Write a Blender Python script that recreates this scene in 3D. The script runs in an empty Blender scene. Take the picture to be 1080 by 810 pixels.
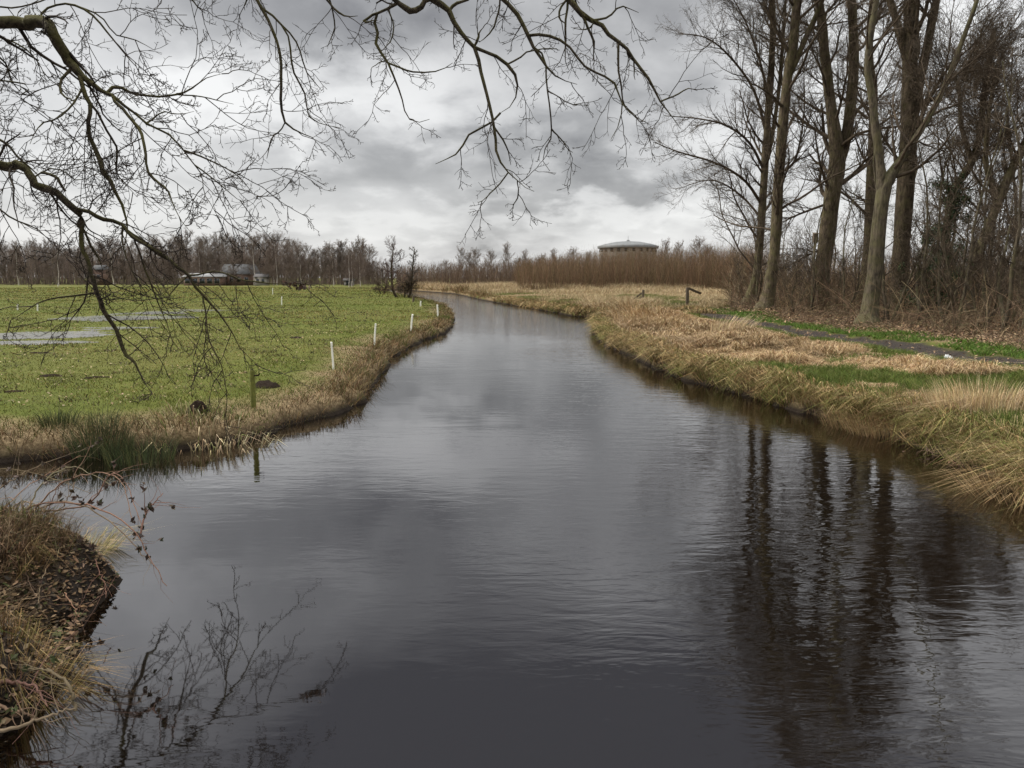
import bpy, math, random
import numpy as np
from mathutils import Vector

sc = bpy.context.scene
COL = sc.collection
R = math.radians
rng = np.random.default_rng(11)

# ------------------------------------------------------------------ camera
CAM_H, PITCH, F = 2.9, R(8.0), 800.0
cam_d = bpy.data.cameras.new('camera')
cam_d.sensor_width = 36.0
cam_d.lens = 36.0 * F / 1080.0
cam_d.clip_end = 6000
cam_d.clip_start = 0.05
cam = bpy.data.objects.new('camera', cam_d)
cam.location = (0, 0, CAM_H)
cam.rotation_euler = (R(90) - PITCH, 0, 0)
COL.objects.link(cam)
sc.camera = cam


def ray(px, py):
    cx, cy = (px - 540) / F, (405 - py) / F
    return (cx, math.cos(PITCH) + cy * math.sin(PITCH), -math.sin(PITCH) + cy * math.cos(PITCH))


def pix(px, py, z=0.0):              # the point of level z seen at a photo pixel
    d = ray(px, py)
    t = (z - CAM_H) / d[2]
    return (d[0] * t, d[1] * t, z)


def pixd(px, py, y):                 # the point at distance y seen at a photo pixel
    d = ray(px, py)
    t = y / d[1]
    return (d[0] * t, y, CAM_H + d[2] * t)


# ------------------------------------------------------------------ noise
def _hash(i, j, s):
    n = (i * 374761393 + j * 668265263 + s * 1274126177) & 0x7fffffff
    n = ((n ^ (n >> 13)) * 1274126177) & 0x7fffffff
    return ((n ^ (n >> 16)) & 0xffff) / 65535.0


def vnoise(x, y, s=0):
    x = np.asarray(x, float); y = np.asarray(y, float)
    i = np.floor(x).astype(np.int64); j = np.floor(y).astype(np.int64)
    u = x - i; v = y - j
    u = u * u * (3 - 2 * u); v = v * v * (3 - 2 * v)
    a = _hash(i, j, s); b = _hash(i + 1, j, s); c = _hash(i, j + 1, s); d = _hash(i + 1, j + 1, s)
    return (a * (1 - u) + b * u) * (1 - v) + (c * (1 - u) + d * u) * v


def fbm(x, y, s=0, o=4):
    t = 0.0; a = 0.5; f = 1.0
    for k in range(o):
        t = t + a * vnoise(x * f, y * f, s + k * 7)
        a *= 0.5; f *= 2.03
    return t / (1 - 0.5 ** o)


def sstep(a, b, x):
    t = np.clip((x - a) / (b - a), 0, 1)
    return t * t * (3 - 2 * t)


# ------------------------------------------------------------------ banks of the river
SL = [(-60, 190), (-45, 180)] + [pix(*p)[:2] for p in [
    (403, 307), (410, 310), (438, 317), (453, 320), (470, 325), (478, 333), (477, 343), (467, 352), (437, 363),
    (410, 380), (403, 393), (387, 413), (380, 427), (363, 433), (333, 443), (300, 450), (267, 463), (233, 468),
    (200, 472), (150, 477), (83, 483), (0, 487)]] + [(-13, 12.4), (-20, 12.5), (-60, 14), (-300, 14)]
SR = [(-60, 190)] + [pix(*p)[:2] for p in [
    (420, 305.6), (440, 307), (480, 310), (510, 317), (547, 323), (587, 330), (607, 334), (635, 335)]] + [(13, 54), (13, 51)] + \
    [pix(*p)[:2] for p in [(627, 342), (628, 353), (640, 365), (670, 377), (693, 390), (720, 400), (770, 413), (820, 428),
                           (870, 442), (907, 450), (947, 462), (967, 475), (1003, 484), (1040, 497), (1080, 530)]] + \
    [(6.4, 6.0), (6.5, 3), (6.4, 0), (6.6, -12), (6.4, -60)]
SP = [(-300, 7.6), (-20, 7.8), (-8, 7.7), (-5.2, 7.5), (-4.2, 7.25)] + [pix(*p)[:2] for p in [
    (128, 612), (117, 624), (92, 650), (80, 690), (66, 722), (30, 758), (-8, 785)]] + [(-2.95, 3.3), (-3.2, 2.4), (-3.4, 0), (-3.4, -12), (-3.4, -60)]
PL = SL + [(-300, 190)]
PR = SR + [(3000, -60), (3000, 3000), (-3000, 3000), (-3000, 190)]
PL = PL[:-1] + [(-3000, 14), (-3000, 190)]
PP = SP + [(-3000, -60), (-3000, 7.6)]


def seg_dist(x, y, pl):
    best = np.full(x.shape, 1e9)
    for (ax, ay), (bx, by) in zip(pl[:-1], pl[1:]):
        dx, dy = bx - ax, by - ay
        t = np.clip(((x - ax) * dx + (y - ay) * dy) / (dx * dx + dy * dy + 1e-12), 0, 1)
        best = np.minimum(best, np.hypot(x - ax - t * dx, y - ay - t * dy))
    return best


def inside(x, y, pl):
    r = np.zeros(x.shape, bool)
    n = len(pl)
    for k in range(n):
        ax, ay = pl[k]; bx, by = pl[(k + 1) % n]
        if ay == by:
            continue
        c = ((ay > y) != (by > y)) & (x < (bx - ax) * (y - ay) / (by - ay) + ax)
        r ^= c
    return r


PATH = [(6.6, 98)] + [pix(*p, 0.62)[:2] for p in [(712, 321), (738, 329), (772, 337.5), (810, 345), (853, 353), (893, 358), (953, 368.5),
                                                (1003, 377), (1080, 388)]] + [(20, 15), (27, 6), (33, -10), (40, -60)]
PUD = [(12, 355, 3.6, 1.9), (66, 352, 3.0, 1.3), (118, 347, 2.2, 1.2), (125, 336, 3.6, 3.0), (160, 332, 3.2, 3.2), (192, 328, 3.0, 2.2),
       (22, 362.5, 2.4, 1.0), (-14, 363, 2.6, 1.2)]
PUDW = [pix(p[0], p[1], 0.47)[:2] + p[2:] for p in PUD]
HOL = pix(66, 640, .35); HOL2 = pix(40, 755, .35)
TRACKP = pix(739, 328.6, 0.6)


def survey(x, y):
    """distance to the water (land positive), which land, distance to the path"""
    x = np.asarray(x, float); y = np.asarray(y, float)
    il = inside(x, y, PL); ir = inside(x, y, PR); ip = inside(x, y, PP)
    d = np.minimum(np.minimum(seg_dist(x, y, SL), seg_dist(x, y, SR)), seg_dist(x, y, SP))
    land = il | ir | ip
    r = np.hypot(x, y)
    jit = (fbm(x * 1.7, y * 1.7, 3, 3) - .5) * 0.5 * np.clip(r / 16, .5, 1.6)
    dw = np.where(land, d, -d) + jit * np.exp(-d / 1.2)
    return dw, il, ir, ip, seg_dist(x, y, PATH)


def path_side(x, y):
    """True on the wood's side of the path"""
    pl = PATH + [(3000, -60), (3000, 98)]
    x = np.asarray(x, float); y = np.asarray(y, float)
    return inside(x, y, pl) & ((y < 56) | (x > .285 * y))


def height(x, y, s=None):
    x = np.asarray(x, float); y = np.asarray(y, float)
    dw, il, ir, ip, dp = s if s is not None else survey(x, y)
    n = fbm(x * .35, y * .35, 21, 4) - .5
    n2 = fbm(x * 2.2, y * 2.2, 31, 3) - .5
    far = np.exp(-np.hypot(x, y) / 150)
    base = .30 * sstep(-.02, .28, dw) + .14 * sstep(.2, 1.1, dw)
    hl = base + .10 * sstep(.8, 2.5, dw) + (n * .10 + n2 * .06 * far) * sstep(.3, 2, dw)
    hr = base * 1.15 + .16 * sstep(.5, 4.5, dw) + (n * .30 + n2 * .20 * far) * sstep(1.0, 2.0, dp) + (n * .1) * sstep(.2, 1.2, dw)
    hr = hr + .5 * sstep(4, 40, dp) * path_side(x, y) * (y < 110)
    hp = .42 * sstep(-.02, .30, dw) + .26 * sstep(.15, .75, dw) + .13 * sstep(.6, 2.2, dw) + (n * .25 + n2 * .22) * sstep(.1, .8, dw)
    hp = hp - .46 * np.exp(-(((x - HOL[0]) / .75) ** 2 + ((y - HOL[1]) / .42) ** 2)) * sstep(.0, .2, dw) - .40 * np.exp(-(((x - HOL2[0]) / .9) ** 2 + ((y - HOL2[1]) / .35) ** 2)) * sstep(.0, .2, dw)
    h = np.where(ip, hp, np.where(ir, hr, hl))
    for (cx, cy, a, b) in PUDW:
        q = ((x - cx) / a) ** 2 + ((y - cy) / b) ** 2
        h = np.where(il, h - (.09 + .30 * (fbm(x * .45, y * .45, 57, 5) - .5)) * np.exp(-np.clip(q, 0, 50) ** 2 * .7), h)
    # worn path: flattened, a little hollow
    pm = ir * (1 - sstep(.55, 1.1, dp))
    h = h * (1 - pm) + pm * (.585 + .03 * n)
    q = ((x - TRACKP[0]) / 1.5) ** 2 + ((y - TRACKP[1]) / 2.4) ** 2
    h = h - .05 * np.exp(-q * .8) * ir
    h = np.where(dw < 0, -1.1 * sstep(0, 1.6, -dw) - .04, h)
    h = np.where(dw > .05, np.maximum(h, .03), h)
    return h


def gz(x, y):
    return float(height(np.array([x]), np.array([y]))[0])


# ------------------------------------------------------------------ mesh helpers
def mesh_np(name, verts, quads=None, tris=None, smooth=True):
    me = bpy.data.meshes.new(name)
    verts = np.asarray(verts, np.float32).reshape(-1, 3)
    loops = []; starts = []; tot = 0
    if quads is not None and len(quads):
        q = np.asarray(quads, np.int32).reshape(-1, 4)
        loops.append(q.ravel()); starts.append(np.arange(len(q)) * 4 + tot); tot += q.size
    if tris is not None and len(tris):
        t = np.asarray(tris, np.int32).reshape(-1, 3)
        loops.append(t.ravel()); starts.append(np.arange(len(t)) * 3 + tot); tot += t.size
    loops = np.concatenate(loops).astype(np.int32); starts = np.concatenate(starts).astype(np.int32)
    me.vertices.add(len(verts)); me.vertices.foreach_set('co', verts.ravel())
    me.loops.add(len(loops)); me.loops.foreach_set('vertex_index', loops)
    me.polygons.add(len(starts)); me.polygons.foreach_set('loop_start', starts)
    me.update(calc_edges=True)
    if smooth:
        me.polygons.foreach_set('use_smooth', np.ones(len(starts), bool))
    return me


def paint(me, cols, name='tone'):
    cols = np.asarray(cols, np.float32)
    if cols.shape[1] == 3:
        cols = np.concatenate([cols, np.ones((len(cols), 1), np.float32)], 1)
    a = me.attributes.new(name, 'FLOAT_COLOR', 'POINT')
    a.data.foreach_set('color', cols.ravel())


def link(name, me, mat, parent=None):
    o = bpy.data.objects.new(name, me)
    if mat:
        me.materials.clear(); me.materials.append(mat)
    COL.objects.link(o)
    if parent:
        o.parent = parent
    return o


def tag(o, label=None, cat=None, group=None, kind=None):
    if label: o['label'] = label
    if cat: o['category'] = cat
    if group: o['group'] = group
    if kind: o['kind'] = kind
    return o


def empty(name, loc, rz=0):
    o = bpy.data.objects.new(name, None)
    o.location = loc; o.rotation_euler = (0, 0, rz); o.empty_display_size = .2
    COL.objects.link(o)
    return o


def copy_tree(o, parent=None):
    c = o.copy(); COL.objects.link(c)
    if parent: c.parent = parent
    for ch in list(o.children):
        copy_tree(ch, c)
    return c


class Tubes:
    """batches of tapered polylines -> one mesh"""
    def __init__(s):
        s.v = []; s.q = []; s.n = 0; s.c = []

    def add(s, P, Rr, sides=4, col=None):
        P = np.asarray(P, float); Rr = np.asarray(Rr, float)
        if P.ndim == 2:
            P = P[None]; Rr = Rr[None]
        if len(P) == 0: return s
        M, n, _ = P.shape
        T = np.gradient(P, axis=1)
        T /= np.linalg.norm(T, axis=2, keepdims=True) + 1e-9
        mean = np.abs(P[:, -1] - P[:, 0])
        ax = np.argmin(mean, axis=1)
        ref = np.zeros((M, 1, 3)); ref[np.arange(M), 0, ax] = 1
        U = np.cross(T, ref); U /= np.linalg.norm(U, axis=2, keepdims=True) + 1e-9
        W = np.cross(T, U)
        a = np.arange(sides) * 2 * math.pi / sides
        ring = U[:, :, None] * np.cos(a)[None, None, :, None] + W[:, :, None] * np.sin(a)[None, None, :, None]
        V = P[:, :, None] + ring * Rr[:, :, None, None]
        idx = s.n + np.arange(M * n * sides).reshape(M, n, sides)
        a0 = idx[:, :-1]; b0 = idx[:, 1:]
        Q = np.stack([a0, np.roll(a0, -1, 2), np.roll(b0, -1, 2), b0], -1)
        s.v.append(V.reshape(-1, 3)); s.q.append(Q.reshape(-1, 4)); s.n += M * n * sides
        if col is not None:
            c = np.asarray(col, float)
            if c.ndim == 1: c = np.repeat(c[None], M, 0)
            s.c.append(np.repeat(c, n * sides, 0))
        return s

    def build(s, name, mat, parent=None):
        me = mesh_np(name, np.concatenate(s.v), np.concatenate(s.q))
        if s.c:
            paint(me, np.concatenate(s.c))
        return link(name, me, mat, parent)


def box_np(cx, cy, cz, sx, sy, sz):
    v = np.array([(x, y, z) for z in (-1, 1) for y in (-1, 1) for x in (-1, 1)], float) * .5 * np.array([sx, sy, sz]) + np.array([cx, cy, cz])
    q = [(0, 2, 3, 1), (4, 5, 7, 6), (0, 1, 5, 4), (2, 6, 7, 3), (0, 4, 6, 2), (1, 3, 7, 5)]
    return v, np.array(q)


class Solid:
    def __init__(s): s.v = []; s.q = []; s.t = []; s.n = 0

    def box(s, cx, cy, cz, sx, sy, sz):
        v, q = box_np(cx, cy, cz, sx, sy, sz); return s.raw(v, q)

    def raw(s, v, q=None, t=None):
        if q is not None and len(q): s.q.append(np.asarray(q) + s.n)
        if t is not None and len(t): s.t.append(np.asarray(t) + s.n)
        s.v.append(np.asarray(v, float)); s.n += len(v); return s

    def build(s, name, mat, parent=None, bevel=0, smooth=False):
        me = mesh_np(name, np.concatenate(s.v), np.concatenate(s.q) if s.q else None, np.concatenate(s.t) if s.t else None, smooth)
        o = link(name, me, mat, parent)
        if bevel:
            m = o.modifiers.new('b', 'BEVEL'); m.width = bevel; m.segments = 2
        return o


def catmull(pts, n):
    p = np.asarray(pts, float)
    if len(p) < 3:
        t = np.linspace(0, 1, n)[:, None]
        return p[0] * (1 - t) + p[-1] * t
    p = np.vstack([2 * p[0] - p[1], p, 2 * p[-1] - p[-2]])
    m = len(p) - 3
    u = np.linspace(0, m - 1e-6, n); k = u.astype(int); t = (u - k)[:, None]
    a, b, c, d = p[k], p[k + 1], p[k + 2], p[k + 3]
    return .5 * (2 * b + (c - a) * t + (2 * a - 5 * b + 4 * c - d) * t ** 2 + (3 * b - a - 3 * c + d) * t ** 3)


def unit(v):
    return v / (np.linalg.norm(v, axis=-1, keepdims=True) + 1e-9)


def spawn(P, Rr, K, t0, t1, ang, length, n, wob, trop, r0, rmin, rg, flat=None, zig=0, curl=0):
    """K children per parent polyline; length: (lo, hi) in metres or factors of the parent's length when negative"""
    M, m, _ = P.shape
    t = (np.arange(K)[None] + rg.random((M, K))) / K * (t1 - t0) + t0
    f = t * (m - 1); k = np.minimum(f.astype(int), m - 2); u = (f - k)[..., None]
    I = np.arange(M)[:, None]
    base = P[I, k] * (1 - u) + P[I, k + 1] * u
    pr = Rr[I, k] * (1 - u[..., 0]) + Rr[I, k + 1] * u[..., 0]
    T = unit(P[I, k + 1] - P[I, k])
    rnd = rg.normal(size=(M, K, 3))
    if flat is not None:
        rnd = rnd * np.asarray(flat)
    perp = unit(rnd - (rnd * T).sum(-1, keepdims=True) * T)
    a = rg.uniform(ang[0], ang[1], (M, K, 1))
    D = T * np.cos(a) + perp * np.sin(a)
    if length[0] < 0:
        pl = np.linalg.norm(np.diff(P, axis=1), axis=2).sum(1)
        L = pl[:, None] * rg.uniform(-length[0], -length[1], (M, K)) * (1.15 - .6 * t)
    else:
        L = rg.uniform(length[0], length[1], (M, K)) * (1.15 - .5 * t)
    Q = np.zeros((M, K, n, 3)); Q[:, :, 0] = base
    d = D; trop = np.asarray(trop, float)
    side = unit(np.cross(D, rg.normal(size=(M, K, 3))))
    for i in range(1, n):
        d = unit(d + rg.normal(size=(M, K, 3)) * wob + trop + side * (zig * (-1) ** i + curl))
        Q[:, :, i] = Q[:, :, i - 1] + d * (L / (n - 1))[..., None]
    rr = np.maximum(pr * r0 * rg.uniform(.7, 1.1, (M, K)), rmin)
    taper = np.linspace(1, .3, n)
    RR = np.maximum(rr[..., None] * taper, rmin * .6)
    return Q.reshape(M * K, n, 3), RR.reshape(M * K, n)


# ------------------------------------------------------------------ materials
def new_mat(name):
    m = bpy.data.materials.new(name); m.use_nodes = True
    nt = m.node_tree; b = nt.nodes['Principled BSDF']
    return m, nt, b


class N:
    def __init__(s, nt): s.nt = nt

    def __call__(s, t, **kw):
        n = s.nt.nodes.new(t)
        ins = kw.pop('ins', {})
        for k, v in kw.items(): setattr(n, k, v)
        for k, v in ins.items():
            if isinstance(v, bpy.types.NodeSocket): s.nt.links.new(v, n.inputs[k])
            else: n.inputs[k].default_value = v
        return n

    def math(s, op, a, b=0.0, c=0.0, clamp=False):
        n = s.nt.nodes.new('ShaderNodeMath'); n.operation = op; n.use_clamp = clamp
        for i, v in enumerate((a, b, c)):
            if isinstance(v, bpy.types.NodeSocket): s.nt.links.new(v, n.inputs[i])
            else: n.inputs[i].default_value = v
        return n.outputs[0]

    def noise(s, vec, scale, detail=3, rough=.55, dist=0):
        n = s('ShaderNodeTexNoise', ins={'Vector': vec, 'Scale': scale, 'Detail': detail, 'Roughness': rough, 'Distortion': dist})
        return n.outputs['Fac']

    def ramp(s, fac, stops):
        n = s('ShaderNodeValToRGB', ins={'Fac': fac}); r = n.color_ramp
        while len(r.elements) < len(stops): r.elements.new(.5)
        for e, (p, c) in zip(r.elements, stops):
            e.position = p; e.color = (*c, 1) if len(c) == 3 else c
        return n.outputs['Color']

    def mix(s, fac, a, b, blend='MIX'):
        n = s.nt.nodes.new('ShaderNodeMix'); n.data_type = 'RGBA'; n.blend_type = blend
        for k, v in ((0, fac), (6, a), (7, b)):
            if isinstance(v, bpy.types.NodeSocket): s.nt.links.new(v, n.inputs[k])
            else: n.inputs[k].default_value = (*v, 1) if isinstance(v, tuple) and len(v) == 3 else v
        return n.outputs[2]

    def mapv(s, vec, scale):
        return s('ShaderNodeMapping', ins={'Vector': vec, 'Scale': scale}).outputs[0]

    def map_range(s, v, a, b, c, d):
        return s('ShaderNodeMapRange', ins={'Value': v, 'From Min': a, 'From Max': b, 'To Min': c, 'To Max': d}).outputs[0]


def tone_mat(name, rough=.8, vary=.35, scale=9, trans=0.0):
    """colour from the blade's own tone, with noise variation"""
    m, nt, b = new_mat(name); n = N(nt)
    at = n('ShaderNodeAttribute', attribute_name='tone').outputs['Color']
    pos = n('ShaderNodeNewGeometry').outputs['Position']
    v = n.map_range(n.noise(pos, scale, 3), .25, .75, 1 - vary, 1 + vary)
    c = n('ShaderNodeVectorMath', operation='SCALE', ins={0: at, 'Scale': v}).outputs[0]
    nt.links.new(c, b.inputs['Base Color'])
    b.inputs['Roughness'].default_value = rough
    b.inputs['Specular IOR Level'].default_value = .25
    if trans:
        b.inputs['Transmission Weight'].default_value = 0
        tr = n('ShaderNodeBsdfTranslucent', ins={'Color': c})
        mx = n('ShaderNodeMixShader', ins={0: trans, 1: b.outputs[0], 2: tr.outputs[0]})
        nt.links.new(mx.outputs[0], nt.nodes['Material Output'].inputs['Surface'])
    return m


def bark_mat(name, dark, light, moss=None, moss_amt=.5, scale=14, bump=.5, stretch=.25):
    m, nt, b = new_mat(name); n = N(nt)
    pos = n('ShaderNodeNewGeometry').outputs['Position']
    st = n.mapv(pos, (1, 1, stretch))
    f = n.noise(st, scale, 6, .65, .3)
    c = n.ramp(f, [(.40, dark), (.60, light)])
    big = n.noise(pos, 1.3, 3)
    c = n.mix(n.map_range(big, .35, .7, 0, .5), c, tuple(x * .6 for x in dark))
    if moss:
        g = n.noise(pos, 2.1, 4, .6)
        nrm = n('ShaderNodeSeparateXYZ', ins={0: n('ShaderNodeNewGeometry').outputs['Normal']}).outputs[2]
        up = n.math('ADD', n.math('MULTIPLY', nrm, .22), g)
        c = n.mix(n.math('MULTIPLY', n.map_range(up, .42, .68, 0, 1), moss_amt, clamp=True), c, moss)
    nt.links.new(c, b.inputs['Base Color'])
    b.inputs['Roughness'].default_value = .9
    b.inputs['Specular IOR Level'].default_value = .2
    bp = n('ShaderNodeBump', ins={'Height': f, 'Strength': bump, 'Distance': .05})
    nt.links.new(bp.outputs[0], b.inputs['Normal'])
    return m


def plain_mat(name, col, rough=.7, vary=.25, scale=4, bump=0, metallic=0):
    m, nt, b = new_mat(name); n = N(nt)
    pos = n('ShaderNodeNewGeometry').outputs['Position']
    f = n.noise(pos, scale, 5, .6)
    c = n.ramp(f, [(.25, tuple(x * (1 - vary) for x in col)), (.75, tuple(min(x * (1 + vary), .95) for x in col))])
    nt.links.new(c, b.inputs['Base Color'])
    b.inputs['Roughness'].default_value = rough; b.inputs['Metallic'].default_value = metallic
    if bump:
        bp = n('ShaderNodeBump', ins={'Height': f, 'Strength': bump, 'Distance': .02})
        nt.links.new(bp.outputs[0], b.inputs['Normal'])
    return m


M = {}
M['blade'] = tone_mat('grass_blades', .75, .25, 3, .25)
M['reed'] = tone_mat('dead_reeds', .8, .25, 5, .1)
M['leaf'] = tone_mat('leaves', .6, .2, 9, .1)
M['stem'] = tone_mat('brush_stems', .85, .35, 2.5)
M['bark_grove'] = bark_mat('grove_bark', (.042, .031, .020), (.160, .124, .084), (.10, .095, .035), .6, 9, 1.0)
M['bark_grey'] = bark_mat('pale_bark', (.046, .037, .026), (.140, .115, .080), (.10, .096, .04), .6, 10, 1.0)
M['bark_dark'] = bark_mat('dark_bark', (.030, .022, .014), (.110, .083, .055), (.07, .066, .024), .5, 9, 1.0)
M['twig_grove'] = bark_mat('grove_twigs', (.052, .038, .026), (.115, .088, .060), None, 0, 3, 0, 1)
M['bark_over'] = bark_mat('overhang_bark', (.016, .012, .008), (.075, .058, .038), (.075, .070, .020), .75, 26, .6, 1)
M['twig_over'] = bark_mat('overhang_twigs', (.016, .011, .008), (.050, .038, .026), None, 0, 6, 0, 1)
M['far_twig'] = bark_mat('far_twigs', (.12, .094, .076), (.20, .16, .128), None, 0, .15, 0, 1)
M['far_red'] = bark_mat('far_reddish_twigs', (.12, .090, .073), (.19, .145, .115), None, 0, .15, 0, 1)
M['alder_twig'] = bark_mat('alder_twigs', (.050, .030, .023), (.095, .058, .044), None, 0, .5, 0, 1)
M['birch'] = plain_mat('birch_bark', (.42, .38, .33), .8, .45, 3)
M['wood'] = plain_mat('weathered_wood', (.10, .075, .048), .85, .4, 9, .4)
M['mosswood'] = plain_mat('mossy_post_wood', (.115, .120, .020), .9, .35, 20, .4)
M['white'] = plain_mat('white_plastic', (.74, .73, .66), .5, .12, 6)
M['soil'] = plain_mat('dark_soil', (.020, .014, .010), 1.0, .5, 30, 1); M['soil'].node_tree.nodes['Principled BSDF'].inputs['Specular IOR Level'].default_value = .05
M['litter'] = plain_mat('white_litter', (.40, .41, .40), .5, .2, 25)

# ground ---------------------------------------------------------------
m, nt, b = new_mat('ground_cover'); n = N(nt); M['ground'] = m
pos = n('ShaderNodeNewGeometry').outputs['Position']
cv = n('ShaderNodeSeparateColor', ins={0: n('ShaderNodeAttribute', attribute_name='cover').outputs['Color']})
fine = n.noise(pos, 14, 4, .7)
mid = n.noise(pos, 1.1, 5, .65)
big = n.noise(pos, .11, 4, .6)
green = n.ramp(mid, [(.3, (.054, .068, .009)), (.55, (.074, .092, .012)), (.75, (.100, .106, .020))])
green = n.mix(n.map_range(big, .35, .68, 0, .6), green, (.110, .096, .028))
green = n.mix(n.map_range(fine, .55, .8, 0, .25), green, (.16, .14, .06))
green = n.mix(n.map_range(n.noise(pos, 5, 5, .7), .60, .72, 0, .6), green, (.040, .034, .015))
straw = n.ramp(fine, [(.3, (.085, .056, .030)), (.55, (.20, .145, .080)), (.75, (.34, .26, .15))])
dirt = n.ramp(n.noise(pos, 5, 6, .7), [(.3, (.020, .016, .013)), (.7, (.044, .036, .031))])
litter = n.ramp(n.noise(pos, 18, 5, .75), [(.3, (.026, .017, .010)), (.55, (.075, .048, .028)), (.75, (.145, .098, .056))])
c = n.mix(cv.outputs[0], green, straw)
c = n.mix(cv.outputs[2], c, litter)
c = n.mix(cv.outputs[1], c, dirt)
z = n('ShaderNodeSeparateXYZ', ins={0: pos}).outputs[2]
c = n.mix(n.map_range(z, .05, .26, 1, 0), c, (.016, .011, .007))     # wet peat at the water's edge
nt.links.new(c, b.inputs['Base Color'])
b.inputs['Roughness'].default_value = .95; b.inputs['Specular IOR Level'].default_value = .15
bp = n('ShaderNodeBump', ins={'Height': n.math('ADD', fine, mid), 'Strength': .7, 'Distance': .06})
nt.links.new(bp.outputs[0], b.inputs['Normal'])

# water ------------------------------------------------------------------
def water_mat(name, wave, deep):
    m, nt, b = new_mat(name); n = N(nt)
    pos = n('ShaderNodeNewGeometry').outputs['Position']
    b.inputs['Base Color'].default_value = (*deep, 1)
    b.inputs['Roughness'].default_value = .03
    b.inputs['IOR'].default_value = 3.5
    b.inputs['Specular Tint'].default_value = (.985, .98, 1.0, 1)
    rot = n('ShaderNodeMapping', ins={'Vector': pos, 'Scale': (1.5, 4.6, 1), 'Rotation': (0, 0, R(14))}).outputs[0]
    w1 = n.noise(rot, 1.0, 3, .55, .4)
    rot2 = n('ShaderNodeMapping', ins={'Vector': pos, 'Scale': (5, 13, 1), 'Rotation': (0, 0, R(-12))}).outputs[0]
    w2 = n.noise(rot2, 1.0, 2, .5, .3)
    w3 = n.noise(n('ShaderNodeMapping', ins={'Vector': pos, 'Scale': (.5, 1.1, 1)}).outputs[0], 1.0, 2, .5)
    gust = n.noise(n.mapv(pos, (.10, .16, 1)), 1.0, 3, .5, .8)
    # gusts reach the right and middle of the channel; the left mouth of the ditch lies sheltered
    sx = n('ShaderNodeSeparateXYZ', ins={0: pos}).outputs
    open_w = n.map_range(sx[0], -1.0, 3.0, .0, .5)
    g = n.map_range(n.math('ADD', gust, n.math('MULTIPLY', open_w, .5)), .46, .76, .03, 1.0)
    g = n.math('ADD', g, n.map_range(sx[1], 22.0, 80.0, .0, 2.0))
    h = n.math('ADD', n.math('MULTIPLY', w1, 1.0), n.math('MULTIPLY', w2, .22))
    h = n.math('MULTIPLY', h, g)
    h = n.math('ADD', h, n.math('MULTIPLY', w3, .30))
    bp = n('ShaderNodeBump', ins={'Height': h, 'Strength': 1.0, 'Distance': wave})
    nt.links.new(bp.outputs[0], b.inputs['Normal'])
    return m


M['water'] = water_mat('river_water', .0075, (.0030, .0018, .0010))
M['puddle'] = water_mat('puddle_water', .035, (.05, .045, .03))

# ------------------------------------------------------------------ ground sheet
def build_ground():
    fa = np.concatenate([np.linspace(-180, -52, 60, endpoint=False), np.linspace(-52, -38, 40, endpoint=False),
                         np.linspace(-38, 38, 640, endpoint=False), np.linspace(38, 52, 40, endpoint=False), np.linspace(52, 180, 60, endpoint=False)])
    az = np.radians(fa)
    rr = np.concatenate([np.geomspace(1.2, 260, 640), np.geomspace(270, 2900, 40)])
    A, RR = np.meshgrid(az, rr)
    x = RR * np.sin(A); y = RR * np.cos(A)
    x = x.ravel(); y = y.ravel()
    s = survey(x, y)
    z = height(x, y, s)
    na, nr = len(az), len(rr)
    idx = np.arange(na * nr).reshape(nr, na)
    a = idx[:-1]; b_ = idx[1:]
    q = np.stack([a, np.roll(a, -1, 1), np.roll(b_, -1, 1), b_], -1).reshape(-1, 4)
    v = np.stack([x, y, z], 1)
    v = np.vstack([v, [[0, 0, -1.1]]])
    fan = np.stack([np.full(na, na * nr), np.roll(idx[0], -1), idx[0]], 1)
    me = mesh_np('ground', v, q, fan)
    straw, dirt, lit = cover(x, y, s)
    cc = np.stack([straw, dirt, lit], 1)
    cc = np.vstack([cc, [[0, 1, 0]]])
    paint(me, cc, 'cover')
    o = link('ground', me, M['ground'])
    tag(o, 'flat green meadow and river banks of straw and mud', 'ground', kind='structure')


def cover(x, y, s):
    dw, il, ir, ip, dp = s
    n1 = fbm(x * .5, y * .5, 71, 4); n2 = fbm(x * .12, y * .3, 81, 4); n3 = fbm(x * 1.4, y * 1.4, 91, 3)
    wood = path_side(x, y) & (y < 120)
    strawL = 1 - sstep(.5, 2.0, dw + (n1 - .5) * 2.2)
    # right bank
    near = sstep(24, 17, y)
    stR = sstep(1.3, 2.3, dp + (n1 - .5) * 1.4) * (1 - near * sstep(.36, .46, n1) * sstep(.2, .7, dw))
    farR = y > 52
    stF = np.clip(sstep(.40, .58, n2) + sstep(105, 128, y + (n1 - .5) * 30), 0, 1)
    stF = np.where((y < 92) & (dw < 16), stF * sstep(.42, .62, n1), stF)
    stF = np.maximum(stF, sstep(16, 26, dw) * (y > 60))
    stF = np.where((x < -28) & (y > 150), .25 * n1, stF)
    st = np.where(il, strawL, np.where(ir, np.where(farR & ~wood, stF, stR), .85 * n3 + .2))
    dirt = np.where(ir, 1 - sstep(.80, 1.25, dp + (n3 - .5) * 1.0), 0)
    lit = np.where(ir & wood, sstep(2.4, 3.8, dp + (n1 - .5) * 3.6), 0)
    lit = np.where(ip, .97, lit); dirt = np.where(ip, np.maximum(1 - sstep(.1, .55, dw), .75 * sstep(.5, .62, n3)), dirt)
    return np.clip(st, 0, 1), np.clip(dirt, 0, 1), np.clip(lit, 0, 1)


build_ground()

wv = np.array([(-90, -30, 0), (60, -30, 0), (60, 200, 0), (-90, 200, 0)], float)
wo = link('water', mesh_np('water', wv, [(0, 1, 2, 3)], smooth=False), M['water'])
tag(wo, 'dark rippled river water reflecting the clouds and trees', 'river', kind='structure')


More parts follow.
